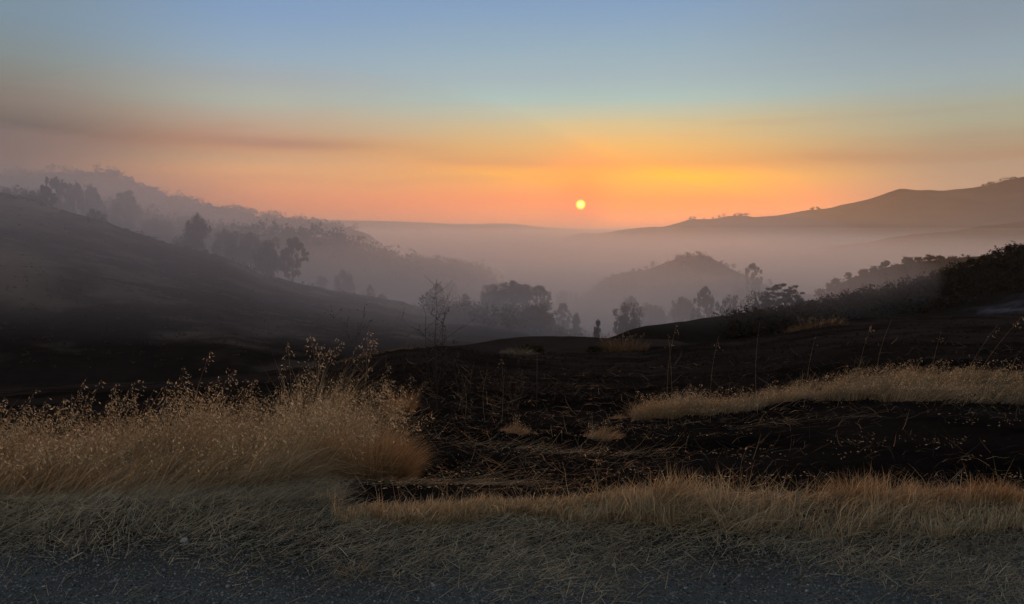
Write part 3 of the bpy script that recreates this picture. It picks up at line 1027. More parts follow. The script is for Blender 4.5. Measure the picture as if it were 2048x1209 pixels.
scatter_bushes('scrub', 'dense dark chaparral scrub covering the slope at the right',
               along([(1480, 0, 70), (1600, 0, 80), (1760, 0, 91), (1950, 0, 99), (2200, 0, 100), (2700, 0, 101)], [(1480, 0, 63), (1600, 0, 67), (1760, 0, 74), (1950, 0, 79), (2200, 0, 81), (2700, 0, 81)], 1000, 5), 0.7, 1.9, 14, 0.20, (0.030, 0.027, 0.020), 5)
scatter_bushes('hillside_scrub', 'sparse dead scrub on the hazy crest slope at the right',
               along([(1640, 0, 175), (1925, 0, 189), (2300, 0, 196)], [(1640, 0, 160), (1925, 0, 165), (2300, 0, 165)], 150, 6), 0.8, 2.0, 14, 0.25, (0.035, 0.03, 0.024), 6)
scatter_bushes('woodland', 'mass of tree crowns on the smoky ridge at the left',
               along([(100, 0, 282), (350, 0, 273), (549, 0, 271), (723, 0, 273), (893, 0, 291), (980, 0, 302)], [(100, 0, 235), (350, 0, 232), (549, 0, 232), (723, 0, 235), (893, 0, 250), (980, 0, 262)], 420, 7), 4, 8, 30, 0.7, (0.035, 0.038, 0.02), 7)
scatter_bushes('distant_woodland', 'far wooded ridge almost lost in the smoke at the left',
               along([(-100, 0, 482), (200, 0, 480), (300, 0, 486), (470, 0, 511), (556, 0, 541), (700, 0, 585)], [(-100, 0, 450), (200, 0, 450), (300, 0, 455), (470, 0, 480), (556, 0, 505), (700, 0, 550)], 300, 8), 4, 8, 20, 1.0, (0.035, 0.038, 0.02), 8)
scatter_bushes('peak_scrub', 'scrub and low trees covering the small hazy peak',
               along([(1180, 0, 258), (1290, 0, 266), (1400, 0, 266), (1500, 0, 266), (1560, 0, 264)], [(1180, 0, 215), (1290, 0, 220), (1400, 0, 220), (1500, 0, 220), (1560, 0, 220)], 420, 9), 1.2, 2.8, 16, 0.4, (0.032, 0.034, 0.02), 9)
scatter_bushes('ridge_trees', 'tiny trees dotting the skyline of the far right ridge',
               along([(1370, 0, 1378), (1420, 0, 1399), (1480, 0, 1399), (1510, 0, 1399)], [(1370, 0, 1375), (1420, 0, 1395), (1480, 0, 1395), (1510, 0, 1395)], 16, 10) +
               along([(1640, 0, 1400), (1665, 0, 1400)], [(1640, 0, 1397), (1665, 0, 1397)], 5, 11) + along([(1990, 0, 1400), (2060, 0, 1400)], [(1990, 0, 1396), (2060, 0, 1396)], 12, 12), 3, 8, 20, 1.2, (0.03, 0.03, 0.02), 10)
scatter_bushes('valley_scrub', 'low thickets fading into the smoke on the valley floor',
               along([(860, 0, 155), (1000, 0, 150), (1150, 0, 150), (1300, 0, 150), (1480, 0, 140)], [(860, 0, 125), (1000, 0, 105), (1150, 0, 110), (1300, 0, 95), (1480, 0, 88)], 260, 13), 1.5, 4.0, 24, 0.35, (0.033, 0.033, 0.02), 13)

scatter_bushes('burnt_stubble', 'singed stubble and pale strips of grass dotted over the left hill',
               along([(-300, 0, 127), (0, 0, 129), (208, 0, 129), (452, 0, 132), (680, 0, 138), (900, 0, 146)], [(-300, 0, 50), (0, 0, 50), (208, 0, 50), (452, 0, 55), (680, 0, 60), (900, 0, 70)], 900, 15, 0.8), 0.10, 0.4, 5, 0.10, (0.055, 0.046, 0.038), 15, 0.35)
scatter_bushes('brow_scrub', 'thin charred scrub along the brow of the left hill',
               along([(-300, 0, 128), (0, 0, 130), (208, 0, 130), (452, 0, 133), (680, 0, 139), (900, 0, 147)], [(-300, 0, 125), (0, 0, 127), (208, 0, 127), (452, 0, 130), (680, 0, 136), (900, 0, 144)], 110, 17), 0.25, 1.0, 8, 0.14, (0.028, 0.024, 0.02), 17, 0.7)
scatter_bushes('charred_stubble', 'charred stubble over the near burnt rise',
               along([(620, 0, 22), (960, 0, 24), (1300, 0, 26), (1660, 0, 30), (2300, 0, 33)], [(620, 0, 11), (960, 0, 11), (1300, 0, 11), (1660, 0, 12), (2300, 0, 12)], 1800, 16), 0.03, 0.10, 5, 0.03, (0.030, 0.023, 0.020), 16, 0.6)

# ------------------------------------------------------------------ grasses


def blades(root, L, w, az, lean, bend, segs, rng, floor=None, lift=None):
    """tapered ribbons; angles measured from the vertical"""
    N = len(root)
    V = np.zeros((N, segs * 2 + 1, 3))
    p = root.copy()
    ca, sa = np.cos(az), np.sin(az)
    tw = rng.uniform(0, np.pi, N)
    side = np.stack([np.cos(tw), np.sin(tw), rng.uniform(-0.3, 0.3, N)], -1)
    jit = rng.normal(0, 0.10, (N, segs + 1))
    for i in range(segs + 1):
        t = i / segs
        ww = (w * (1 - 0.75 * t * t))[:, None] * 0.5
        if i < segs:
            V[:, 2 * i] = p - side * ww
            V[:, 2 * i + 1] = p + side * ww
        else:
            V[:, 2 * i] = p
        th = lean + bend * (t + 0.5 / segs) + jit[:, i]
        st = (L / segs)
        p = p + np.stack([np.sin(th) * ca * st, np.sin(th) * sa * st, np.cos(th) * st], -1)
        if floor is not None:
            gz = floor(p[:, 0], p[:, 1]) + (lift if lift is not None else 0.004)
            p[:, 2] = np.maximum(p[:, 2], gz)
    idx = (np.arange(N) * (segs * 2 + 1))[:, None]
    quads = []
    for i in range(segs - 1):
        quads.append(idx + np.array([2 * i, 2 * i + 1, 2 * i + 3, 2 * i + 2]))
    tris = idx + np.array([2 * segs - 2, 2 * segs - 1, 2 * segs])
    return V.reshape(-1, 3), (np.concatenate(quads) if quads else np.zeros((0, 4), int)), tris, segs * 2 + 1, p


STRAW = np.array([[0.42, 0.30, 0.165], [0.50, 0.39, 0.23], [0.33, 0.225, 0.12], [0.42, 0.265, 0.135], [0.36, 0.31, 0.20]])
STRAWGREY = np.array([[0.31, 0.27, 0.18], [0.39, 0.345, 0.235], [0.23, 0.215, 0.155], [0.36, 0.275, 0.165]])


def palette(N, pal, rng, lo=0.6, hi=1.25):
    i = rng.integers(0, len(pal), N)
    k = rng.uniform(lo, hi, N)
    k = k * np.where(rng.uniform(0, 1, N) < 0.12, 1.45, 1.0) * np.where(rng.uniform(0, 1, N) < 0.25, 0.5, 1.0)
    return pal[i] * k[:, None]


class Acc:
    """collects ribbons and seeds into one mesh"""
    def __init__(self):
        self.V, self.Q, self.Tr, self.C, self.n = [], [], [], [], 0

    def add(self, V, Q, Tr, C):
        self.V.append(V)
        if len(Q):
            self.Q.append(Q + self.n)
        if len(Tr):
            self.Tr.append(Tr + self.n)
        self.C.append(C)
        self.n += len(V)

    def blades(self, root, L, w, az, lean, bend, segs, rng, col, floor=None, lift=None):
        V, Q, Tr, k, tip = blades(root, L, w, az, lean, bend, segs, rng, floor, lift)
        self.add(V, Q, Tr, np.repeat(col, k, axis=0))
        return V, tip

    def seeds(self, p, d, size, rng, col):
        """slender oat spikelets: two crossed diamonds each"""
        N = len(p)
        a = rng.normal(size=(N, 3))
        a -= (a * d).sum(1)[:, None] * d
        a /= np.linalg.norm(a, axis=1)[:, None]
        b = np.cross(d, a)
        s = size[:, None]
        v = [p, p + d * s * 0.45 + a * s * 0.15, p + d * s, p + d * s * 0.45 - a * s * 0.15,
             p + d * s * 0.45 + b * s * 0.15, p + d * s * 0.45 - b * s * 0.15]
        V = np.stack(v, 1).reshape(-1, 3)
        idx = (np.arange(N) * 6)[:, None]
        Q = np.concatenate([idx + np.array([0, 1, 2, 3]), idx + np.array([0, 4, 2, 5])])
        self.add(V, Q, np.zeros((0, 3), int), np.repeat(col, 6, axis=0))

    def build(self, name, parent=None, mat=None):
        fs = []
        if self.Q:
            fs.append(np.concatenate(self.Q))
        if self.Tr:
            fs.append(np.concatenate(self.Tr))
        return mesh_obj(name, np.concatenate(self.V), fs, mat or MAT_STRAW, np.concatenate(self.C), parent=parent)


SEEDCOL = np.array([[0.70, 0.55, 0.36], [0.56, 0.43, 0.27], [0.80, 0.66, 0.46], [0.42, 0.30, 0.17]])


def panicles(acc, tips, up, rng, n_per=16, length=0.17, size=0.022):
    """oat heads hanging round the upper part of each stalk; tips (k,3), up = stalk direction (k,3)"""
    k = len(tips)
    t = rng.uniform(0, 1, (k, n_per))
    base = tips[:, None, :] - up[:, None, :] * (length * (1 - t))[..., None]
    spread = (0.012 + 0.05 * (1 - t)) * rng.uniform(0.4, 1.2, (k, n_per))
    a = rng.uniform(0, 2 * np.pi, (k, n_per))
    off = np.stack([np.cos(a) * spread, np.sin(a) * spread, -0.012 * np.ones_like(a)], -1)
    p = (base + off).reshape(-1, 3)
    d = np.stack([np.cos(a) * 0.55 + 0.25, np.sin(a) * 0.5, -0.55 + 0.6 * rng.uniform(-1, 1, a.shape)], -1).reshape(-1, 3)
    d /= np.linalg.norm(d, axis=1)[:, None]
    acc.seeds(p, d, size * rng.uniform(0.7, 1.3, len(p)), rng, palette(len(p), SEEDCOL, rng, 0.7, 1.15))
    # fine pedicels from the stalk to each spikelet
    b0 = base.reshape(-1, 3)
    s = np.tile(np.array([[0.0006, 0.0004, 0.0]]), (len(p), 1))
    V = np.stack([b0 - s, b0 + s, p], 1).reshape(-1, 3)
    acc.add(V, np.zeros((0, 4), int), np.arange(len(V)).reshape(-1, 3), np.repeat(palette(len(p), STRAW, rng), 3, axis=0))


def g3(x, y):
    return np.stack([x, y, ground_z(x, y)], -1)


rng = np.random.default_rng(5)


def tussock(x, y, size, seed):
    """one random number 0..1 per tussock, and the offset from its middle in units of its size"""
    wx = x / size + 0.6 * fbm(x / size * 0.7, y / size * 0.7, 2, seed + 1)
    wy = y / size * 0.8 + 0.6 * fbm(x / size * 0.7 + 9, y / size * 0.7, 2, seed + 2)
    ix, iy = np.floor(wx), np.floor(wy)
    r = np.hypot(wx - ix - 0.5, wy - iy - 0.5)
    return hash2(ix, iy, seed), hash2(ix, iy, seed + 5), r



# tall wild oats, left
FRX = [-7, -3.0, -2.2, -1.75, -1.45, -1.2, -1.05]
FRY = [4.2, 4.32, 4.42, 4.62, 4.85, 5.2, 5.9]
BKX = [-7, -3.5, -2.0, -1.5, -1.25, -1.05]
BKY = [6.6, 6.9, 7.3, 7.0, 6.5, 5.9]


def stand_h(x, y):
    h = np.interp(x, [-6, -4.2, -3.2, -2.4, -1.5, -1.0, -0.7], [0.52, 0.54, 0.64, 0.86, 0.84, 0.66, 0.46])
    h = h * (1 - 0.22 * np.exp(-((x / y + 0.37) / 0.03) ** 2) + 0.16 * np.exp(-((x / y + 0.28) / 0.035) ** 2))
    return h * (0.50 + 0.50 * sst(y, 4.3, 5.8)) * (1 + 0.5 * fbm(x * 1.8, y * 1.8, 4, 71))


def stand_pts(n, seed):
    r = np.random.default_rng(seed)
    x = r.uniform(-6.2, -1.0, n * 3)
    y = r.uniform(4.1, 7.4, n * 3)
    ok = (y > np.interp(x, FRX, FRY) + 0.28 * fbm(x * 2.2, y * 0, 3, 72) + 0.25 * (r.uniform(0, 1, n * 3) - 0.6)) & (y < np.interp(x, BKX, BKY))
    # the charred hole between the stand and its right-hand clump
    hole = ((x / y + 0.235) / 0.018) ** 2 + ((y - 6.2) / 1.3) ** 2 < 1
    ok &= ~hole
    dens = 0.28 + 0.95 * sst(fbm(x * 1.6, y * 1.6, 3, 73), -0.5, 0.5)
    ok &= r.uniform(0, 1.2, n * 3) < dens
    return x[ok][:n], y[ok][:n]


acc = Acc()
x, y = stand_pts(50000, 1)
N = len(x)
t1, t2, tr_ = tussock(x, y, 0.30, 400)
h = stand_h(x, y) * rng.uniform(0.5, 1.12, N) * (0.55 + 0.62 * t1) * (1.12 - 0.45 * tr_)
az = rng.normal(0.15, 0.65, N) + (t2 - 0.5) * 2.4
flow = fbm(x * 0.9, y * 0.9, 3, 74)
front = 1 - sst(y, np.interp(x, FRX, FRY), np.interp(x, FRX, FRY) + 0.7)
lean = 0.10 + 0.24 * np.abs(rng.normal(0, 1, N)) + 0.55 * front + 0.35 * flow + 0.35 * tr_
cols = palette(N, STRAW * 1.22, rng, 0.5, 1.3) * (0.75 + 0.5 * t2)[:, None] * (1 + 0.4 * fbm(x * 1.3, y * 1.3, 3, 75))[:, None]
warm = sst(fbm(x * 0.8 + 3, y * 0.8, 3, 76), 0.0, 0.6)[:, None]
cols = cols * (1 - warm * 0.35 * np.array([0.0, 0.5, 0.8]))
acc.blades(g3(x, y), h, rng.uniform(0.0016, 0.0042, N), az, lean, 0.5 + 0.5 * rng.uniform(0, 1, N), 4, rng, cols)
x, y = stand_pts(2500, 2)
N = len(x)
t1, t2, tr_ = tussock(x, y, 0.30, 400)
h = stand_h(x, y) * rng.uniform(0.72, 1.15, N) * (0.62 + 0.5 * t1)
az = rng.normal(0.1, 0.8, N)
V, tip = acc.blades(g3(x, y), h, rng.uniform(0.0018, 0.003, N), az, 0.05 + 0.13 * np.abs(rng.normal(0, 1, N)), 0.30 + 0.25 * rng.uniform(0, 1, N), 4, rng, palette(N, STRAW, rng))
Vr = V.reshape(N, 9, 3)
up = Vr[:, 8] - (Vr[:, 6] + Vr[:, 7]) / 2
up /= np.linalg.norm(up, axis=1)[:, None]
panicles(acc, Vr[:, 8], up, rng, 14, 0.20, 0.0235)
k = 2600
x = rng.uniform(-5.5, -1.35, k)
y = np.interp(x, FRX, FRY) + rng.uniform(-0.22, 0.5, k)
az = rng.normal(0.25, 0.35, k)
acc.blades(g3(x, y), rng.uniform(0.22, 0.5, k), rng.uniform(0.0028, 0.0046, k), az, rng.uniform(0.35, 1.05, k), rng.uniform(0.2, 0.9, k), 4, rng, palette(k, STRAW, rng, 0.5, 1.3), ground_z, 0.01)
o = acc.build('tall_oat_grass')
tag(o, 'tall golden wild oats with pale seed heads standing at the left of the verge', kind='stuff')

# trodden straw on the shoulder, thinning out into gravel
acc = Acc()
n = 135000
x = rng.uniform(-4.4, 4.4, n)
y = rng.uniform(2.6, 5.3, n)
be = burn_edge(x)
left = x < np.interp(y, FRY, FRX)
edge = sst(y + 0.32 * fbm(x * 1.2, y * 1.2, 4, 81) + 0.16 * fbm(x * 6, y * 6, 3, 82) + 0.45 * sst(x, 1.5, 2.3) - 0.42 * np.exp(-((x - 1.05) / 0.5) ** 2) - 0.42 * np.exp(-((x + 1.9) / 1.1) ** 2) + 0.1 * np.exp(-((x - 0.1) / 0.5) ** 2), 2.75, 3.6)
fr = np.interp(x, FRX, FRY)
ok = (rng.uniform(0, 1, n) < (0.04 + 0.96 * edge ** 1.3) * (1 - 0.65 * sst(y, fr + 0.1, fr + 0.7))) & (y < be + 0.02)
x, y = x[ok], y[ok]
N = len(x)
L = rng.uniform(0.05, 0.21, N) * (0.75 + 0.5 * sst(y, 3.4, 4.3))
comb = 0.5 + 1.2 * fbm(x * 0.5, y * 0.5, 2, 83)
az = np.where(rng.uniform(0, 1, N) < 0.55, comb + rng.normal(0, 0.45, N), rng.uniform(0, 2 * np.pi, N))
cols = palette(N, STRAWGREY, rng, 0.5, 1.6)
cols = cols * (0.95 + 0.45 * fbm(x * 1.7, y * 1.7, 3, 84))[:, None]
acc.blades(g3(x, y) + np.array([0, 0, 0.004]), L, rng.uniform(0.0016, 0.0034, N), az, rng.uniform(1.25, 1.65, N), rng.uniform(-0.2, 0.3, N), 2, rng, cols, ground_z, rng.uniform(0.002, 0.03, N) * (0.4 + sst(y, 3.4, 4.2)))
o = acc.build('mown_straw')
tag(o, 'flattened grey-green straw lying on the road shoulder', kind='stuff')

# ragged unburnt edge, right and middle
acc = Acc()
n = 50000
x = rng.uniform(-1.25, 5.4, n)
be = np.minimum(burn_edge(x), 4.40) + 0.06 * fbm(x * 5, x * 0, 3, 185)
y = be - (0.36 + 0.16 * fbm(x * 2.3, x * 0 + 9, 3, 192)) * rng.uniform(0, 1, n) ** 0.8 * (0.5 + 0.5 * sst(x, 0.0, 0.8))
keep = rng.uniform(0, 1, n) < 0.22 + 1.0 * sst(fbm(x * 2.6, y * 4.0, 4, 186), -0.3, 0.35)
x, y, be = x[keep], y[keep], be[keep]
tap = rng.uniform(0, 1, len(x)) < sst(x, -1.3, -0.35)
x, y, be = x[tap], y[tap], be[tap]
n = len(x)
clump = fbm(x * 1.7, x * 0 + 4, 3, 187)
tuft = 0.55 + 0.55 * fbm(x * 3.6, y * 3.6, 3, 85) + 0.35 * clump
prof = np.interp(x, [-1.3, -0.5, 0.0, 0.35, 0.7, 1.1, 1.9, 2.1, 2.35, 2.6, 3.2, 5], [0.45, 0.6, 0.55, 0.8, 1.15, 1.1, 1.2, 1.0, 0.65, 0.7, 0.9, 0.9])
t1, t2, tr_ = tussock(x, y, 0.17, 500)
L = 0.175 * prof * np.maximum(tuft, 0.25) * (0.45 + 0.85 * t1) * (1.15 - 0.5 * tr_) * rng.uniform(0.6, 1.6, n) * (0.35 + 0.65 * sst(x, -1.25, -0.5))
az = 0.5 + 1.0 * fbm(x * 1.4, y * 1.4, 3, 188) + (t2 - 0.5) * 2.6 + rng.normal(0, 0.6, n)
az = np.where(rng.uniform(0, 1, n) < 0.18, az + np.pi, az)
cols = palette(n, STRAW, rng, 0.55, 1.2)
w2 = sst(fbm(x * 1.0, y * 1.0, 3, 86), -0.1, 0.5)[:, None] * sst(y, be - 0.3, be - 0.1)[:, None]
cols = cols * (1 - 0.35 * w2 * np.array([0, 0.45, 0.75]))
gy = (rng.uniform(0, 1, n) < 1 - sst(y, be - 0.42, be - 0.12)).astype(float)[:, None] * 0.8
cols = cols * (1 - gy) + palette(n, STRAWGREY, rng) * gy
acc.blades(g3(x, y), L, rng.uniform(0.0018, 0.0044, n), az, 1.02 + 0.5 * rng.normal(0, 1, n), rng.normal(0.5, 0.6, n), 4, rng, cols * 1.3, ground_z, rng.uniform(0.0, 0.05, n))
k = 420
x = rng.uniform(-1.0, 5.0, k)
y = burn_edge(x) - rng.uniform(0.0, 0.2, k)
acc.blades(g3(x, y), rng.uniform(0.14, 0.28, k), np.full(k, 0.0022), rng.uniform(0, 6.28, k), 0.15 + 0.35 * np.abs(rng.normal(0, 1, k)), rng.uniform(0.1, 0.9, k), 4, rng, palette(k, STRAW, rng))
o = acc.build('verge_grass')
tag(o, 'ragged dry grass along the edge where the fire stopped', kind='stuff')

# wind-combed patch on the bank at the right
acc = Acc()


def patch_pts(n, seed):
    r = np.random.default_rng(seed)
    x = r.uniform(1.3, 9.5, n * 2)
    y = r.uniform(8.2, 11.8, n * 2)
    u = x / y
    f = np.interp(u, [0.15, 0.19, 0.30, 0.36, 0.40, 0.50, 0.62, 0.8], [9.5, 9.3, 9.3, 9.7, 9.6, 9.2, 8.8, 8.6])
    b = np.interp(u, [0.15, 0.19, 0.28, 0.33, 0.40, 0.55, 0.65, 0.8], [10.0, 10.5, 10.3, 10.2, 11.2, 11.4, 10.7, 10.4])
    ok = (y > f + 0.25 * fbm(x * 1.5, y * 1.5, 3, 87)) & (y < b + 0.3 * fbm(x * 1.5, y * 1.5, 3, 88)) & (u > 0.165)
    ok &= r.uniform(0, 1, n * 2) < 0.10 + 1.1 * sst(fbm(x * 1.3, y * 2.4, 4, 289), -0.38, 0.22)
    return x[ok][:n], y[ok][:n]


x, y = patch_pts(46000, 3)
N = len(x)
t1, t2, tr_ = tussock(x, y, 0.42, 600)
L = rng.uniform(0.14, 0.46, N) * (0.4 + 0.8 * t1) * (1.2 - 0.6 * tr_) * (0.9 + 0.6 * fbm(x * 1.4, y * 2.0, 4, 89))
az = -0.25 + 0.9 * fbm(x * 0.8, y * 1.2, 3, 90) + (t2 - 0.5) * 2.0 + rng.normal(0, 0.5, N)
az = np.where(rng.uniform(0, 1, N) < 0.12, az + np.pi, az)
lean = 1.05 + 0.30 * rng.normal(0, 1, N) - 0.45 * sst(y, 10.0, 11.0) + 0.3 * fbm(x * 1.2, y * 1.2, 3, 189)
cols = palette(N, STRAW, rng, 0.5, 1.3) * (0.85 + 0.6 * fbm(x * 1.3, y * 2.4, 4, 92))[:, None]
acc.blades(g3(x, y), L, rng.uniform(0.003, 0.0055, N), az, lean, rng.uniform(0.4, 0.9, N), 3, rng, cols, ground_z, rng.uniform(0.01, 0.12, N) * (1 + fbm(x * 1.2, y * 1.8, 3, 190)))
x, y = patch_pts(1500, 4)
N = len(x)
V, tip = acc.blades(g3(x, y), rng.uniform(0.25, 0.5, N), np.full(N, 0.003), rng.normal(0, 0.6, N), 0.35 + 0.3 * np.abs(rng.normal(0, 1, N)), rng.uniform(0.4, 0.8, N), 4, rng, palette(N, STRAW, rng))
Vr = V.reshape(N, 9, 3)
up = Vr[:, 8] - (Vr[:, 6] + Vr[:, 7]) / 2
up /= np.linalg.norm(up, axis=1)[:, None]
panicles(acc, Vr[:, 8], up, rng, 10, 0.14, 0.024)
o = acc.build('combed_grass')
tag(o, 'patch of wind-combed pale grass the fire left on the bank at the right', kind='stuff')

# straw and charred stems littering the burnt ground
acc = Acc()
n = 26000
y = 4.1 * (19 / 4.1) ** rng.uniform(0, 1, n)
x = rng.uniform(-0.35, 1.0, n) * y
be = burn_edge(x)
dens = sst(fbm(x * 0.9, y * 1.6, 4, 93), -0.15, 0.55) + 0.35 * sst(y, 6.2, 9.5) + 0.5 * (1 - sst(x / y, -0.1, 0.2)) * 0.6
ok = (y > be) & (rng.uniform(0, 1, n) < (0.10 + 0.65 * dens) * (1 - 0.75 * sst(y, 9.5, 12))) & ~((x / y > 0.25) & (y > 5.2) & (y < 7.6) & (rng.uniform(0, 1, n) < 0.8))
x, y = x[ok], y[ok]
N = len(x)
pale = rng.uniform(0, 1, N) < 0.55
cols = np.where(pale[:, None], palette(N, STRAW, rng, 0.35, 1.0), palette(N, np.array([[0.05, 0.035, 0.028], [0.09, 0.06, 0.045], [0.03, 0.022, 0.02]]), rng))
acc.blades(g3(x, y) + (0, 0, 0.03), rng.uniform(0.04, 0.30, N) ** 1.0 * (0.6 + 0.08 * y), 0.0014 + 0.00028 * y * rng.uniform(0.6, 1.4, N), rng.normal(0.1, 1.0, N) + np.pi * rng.integers(0, 2, N),
           rng.uniform(1.1, 1.75, N), rng.normal(0, 0.5, N), 3, rng, cols, lambda a, b: ground_z(a, b) + 0.035, rng.uniform(0.0, 0.04, N))
# shed spikelets in loose drifts
k = 2600
y = 4.25 * (11 / 4.6) ** rng.uniform(0, 1, k)
x = rng.uniform(-0.2, 0.75, k) * y
dr = fbm(x * 1.5, y * 2.2, 3, 94)
ok = (dr > 0.12) & (y > burn_edge(x) + 0.05)
x, y = x[ok], y[ok]
p = g3(x, y) + (0, 0, 0.06)
a = rng.uniform(0, 6.28, len(x))
d = np.stack([np.cos(a), np.sin(a) * 0.7, rng.uniform(-0.3, 0.4, len(x))], -1)
d /= np.linalg.norm(d, axis=1)[:, None]
acc.seeds(p, d, rng.uniform(0.015, 0.028, len(x)), rng, palette(len(x), SEEDCOL, rng, 0.6, 1.0))
o = acc.build('straw_litter')
tag(o, 'loose straw and charred stems scattered over the black ground', kind='stuff')

# gravel of the shoulder


def ico():
    t = (1 + 5 ** 0.5) / 2
    v = np.array([(-1, t, 0), (1, t, 0), (-1, -t, 0), (1, -t, 0), (0, -1, t), (0, 1, t), (0, -1, -t), (0, 1, -t), (t, 0, -1), (t, 0, 1), (-t, 0, -1), (-t, 0, 1)], float)
    v /= np.linalg.norm(v[0])
    f = np.array([(0, 11, 5), (0, 5, 1), (0, 1, 7), (0, 7, 10), (0, 10, 11), (1, 5, 9), (5, 11, 4), (11, 10, 2), (10, 7, 6), (7, 1, 8), (3, 9, 4), (3, 4, 2), (3, 2, 6), (3, 6, 8), (3, 8, 9), (4, 9, 5), (2, 4, 11), (6, 2, 10), (8, 6, 7), (9, 8, 1)])
    return v, f


IV, IF = ico()
OV = np.array([(1, 0, 0), (0, 1, 0), (-1, 0, 0), (0, -1, 0), (0, 0, 1), (0, 0, -1)], float)
OF = np.array([(0, 1, 4), (1, 2, 4), (2, 3, 4), (3, 0, 4), (1, 0, 5), (2, 1, 5), (3, 2, 5), (0, 3, 5)])
n = 66000
x = rng.uniform(-2.9, 2.9, n)
y = 2.75 + 1.25 * rng.uniform(0, 1, n) ** 1.2
ok = rng.uniform(0, 1, n) < 1.0 - 0.75 * sst(y, 3.35, 3.9)
x, y = x[ok], y[ok]
n = len(x)
sz = 0.0026 + 0.0042 * rng.uniform(0, 1, n) ** 2.2 + (rng.uniform(0, 1, n) < 0.004) * 0.006
sc = rng.uniform(0.6, 1.4, (n, 1, 3)) * np.array([1, 1, 0.75])
V = OV[None] * sc * sz[:, None, None] + rng.normal(0, 0.28, (n, 6, 3)) * sz[:, None, None]
a = rng.uniform(0, np.pi, n)[:, None]
V = np.stack([V[..., 0] * np.cos(a) - V[..., 1] * np.sin(a), V[..., 0] * np.sin(a) + V[..., 1] * np.cos(a), V[..., 2]], -1)
V = V + np.stack([x, y, ground_z(x, y) + sz * 0.3], -1)[:, None, :]
Fi = (OF[None] + (np.arange(n) * 6)[:, None, None]).reshape(-1, 3)
gc = palette(n, np.array([[0.11, 0.12, 0.13], [0.15, 0.165, 0.175], [0.05, 0.055, 0.06], [0.12, 0.12, 0.12], [0.08, 0.088, 0.095]]), rng, 0.6, 1.5)
o = mesh_obj('gravel', V.reshape(-1, 3), Fi, MAT_STONE, np.repeat(gc, 6, axis=0))
tag(o, 'blue-grey gravel of the road shoulder in the foreground', kind='stuff')

# ------------------------------------------------------------------ single plants, stones and stakes


def tuft_thing(px, py, Y, n, height, spread, label, warm=0.0, lean=0.25, heads=0, az=None, seed=0, pal=STRAW, name='grass_tuft', width=0.003, cat='grass tuft', group=None, squash=0.7):
    r = np.random.default_rng(900 + seed)
    X, Yw, _ = at(px, py, Y)
    z0 = float(ground_z(np.array([X]), np.array([Yw]))[0])
    e = empty(name, (X, Yw, z0))
    tag(e, label, cat, group)
    rr = spread * np.sqrt(r.uniform(0, 1, n))
    a = r.uniform(0, 2 * np.pi, n)
    rx, ry = np.cos(a) * rr, np.sin(a) * rr * squash
    root = np.stack([rx, ry, ground_z(X + rx, Yw + ry) - z0 - 0.01], -1)
    out = np.arctan2(ry, rx)
    azz = out + r.normal(0, 0.7, n) if az is None else az + r.normal(0, 0.5, n)
    c = palette(n, pal, r) * (1 - warm * np.array([0, 0.25, 0.45]))
    A = Acc()
    hh = height * (1 - 0.35 * (rr / spread) ** 2) * r.uniform(0.5, 1.1, n)
    A.blades(root, hh, width * r.uniform(0.6, 1.2, n), azz, lean * (0.3 + rr / spread) + 0.1 * np.abs(r.normal(0, 1, n)), r.uniform(0.2, 0.9, n), 4, r, c)
    A.build('blades', e)['kind'] = 'stuff'
    if heads:
        B = Acc()
        S = Acc()
        rr = spread * 0.7 * np.sqrt(r.uniform(0, 1, heads))
        a = r.uniform(0, 2 * np.pi, heads)
        root = np.stack([np.cos(a) * rr, np.sin(a) * rr, np.zeros(heads)], -1)
        V, tip = B.blades(root, height * r.uniform(0.9, 1.3, heads), np.full(heads, width * 0.8), a, 0.05 + 0.15 * np.abs(r.normal(0, 1, heads)), r.uniform(0.2, 0.6, heads), 4, r, palette(heads, pal, r))
        Vr = V.reshape(heads, 9, 3)
        up = Vr[:, 8] - (Vr[:, 6] + Vr[:, 7]) / 2
        up /= np.linalg.norm(up, axis=1)[:, None]
        panicles(S, Vr[:, 8], up, r, 14, 0.13, 0.022)
        B.build('stalks', e)['kind'] = 'stuff'
        S.build('seed_heads', e)['kind'] = 'stuff'
    return e


GT = 'grass tufts that escaped the fire'
tuft_thing(735, 870, 5.35, 3800, 0.52, 0.30, 'warm russet oat clump at the right end of the tall grass', 0.7, 0.45, 90, None, 1, group=GT, width=0.0028)
tuft_thing(775, 885, 5.25, 1500, 0.22, 0.17, 'low bright orange-gold tuft at the foot of the russet clump', 0.9, 0.6, 0, 0.2, 2, group=GT, width=0.0028)
tuft_thing(800, 775, 9.3, 900, 0.44, 0.16, 'small cone-shaped orange tuft behind the right end of the tall grass', 0.6, 0.15, 14, None, 3, group=GT, width=0.004)
tuft_thing(690, 770, 8.6, 800, 0.50, 0.30, 'tuft behind the charred gap in the tall grass', 0.5, 0.2, 24, None, 4, group=GT, width=0.004)
tuft_thing(1200, 805, 7.9, 700, 0.20, 0.22, 'small isolated low tuft in the middle of the black ground', 0.4, 0.6, 3, 0.2, 5, group=GT, width=0.0035)
tuft_thing(1025, 790, 8.3, 420, 0.18, 0.18, 'thin low tuft left of the isolated one in the black ground', 0.4, 0.7, 3, 0.5, 6, group=GT, width=0.0035)
tuft_thing(1235, 758, 9.8, 300, 0.12, 0.14, 'tiny tuft between the low tufts and the combed patch', 0.5, 0.6, 0, 0.3, 7, group=GT, width=0.004)
tuft_thing(1325, 770, 9.7, 1500, 0.34, 0.36, 'rounded golden tuft at the left end of the combed patch', 0.5, 0.5, 16, None, 8, group=GT, width=0.004)
tuft_thing(1420, 765, 9.7, 1300, 0.30, 0.34, 'second golden tuft beside the rounded one at the patch end', 0.3, 0.5, 16, None, 9, group=GT, width=0.004)
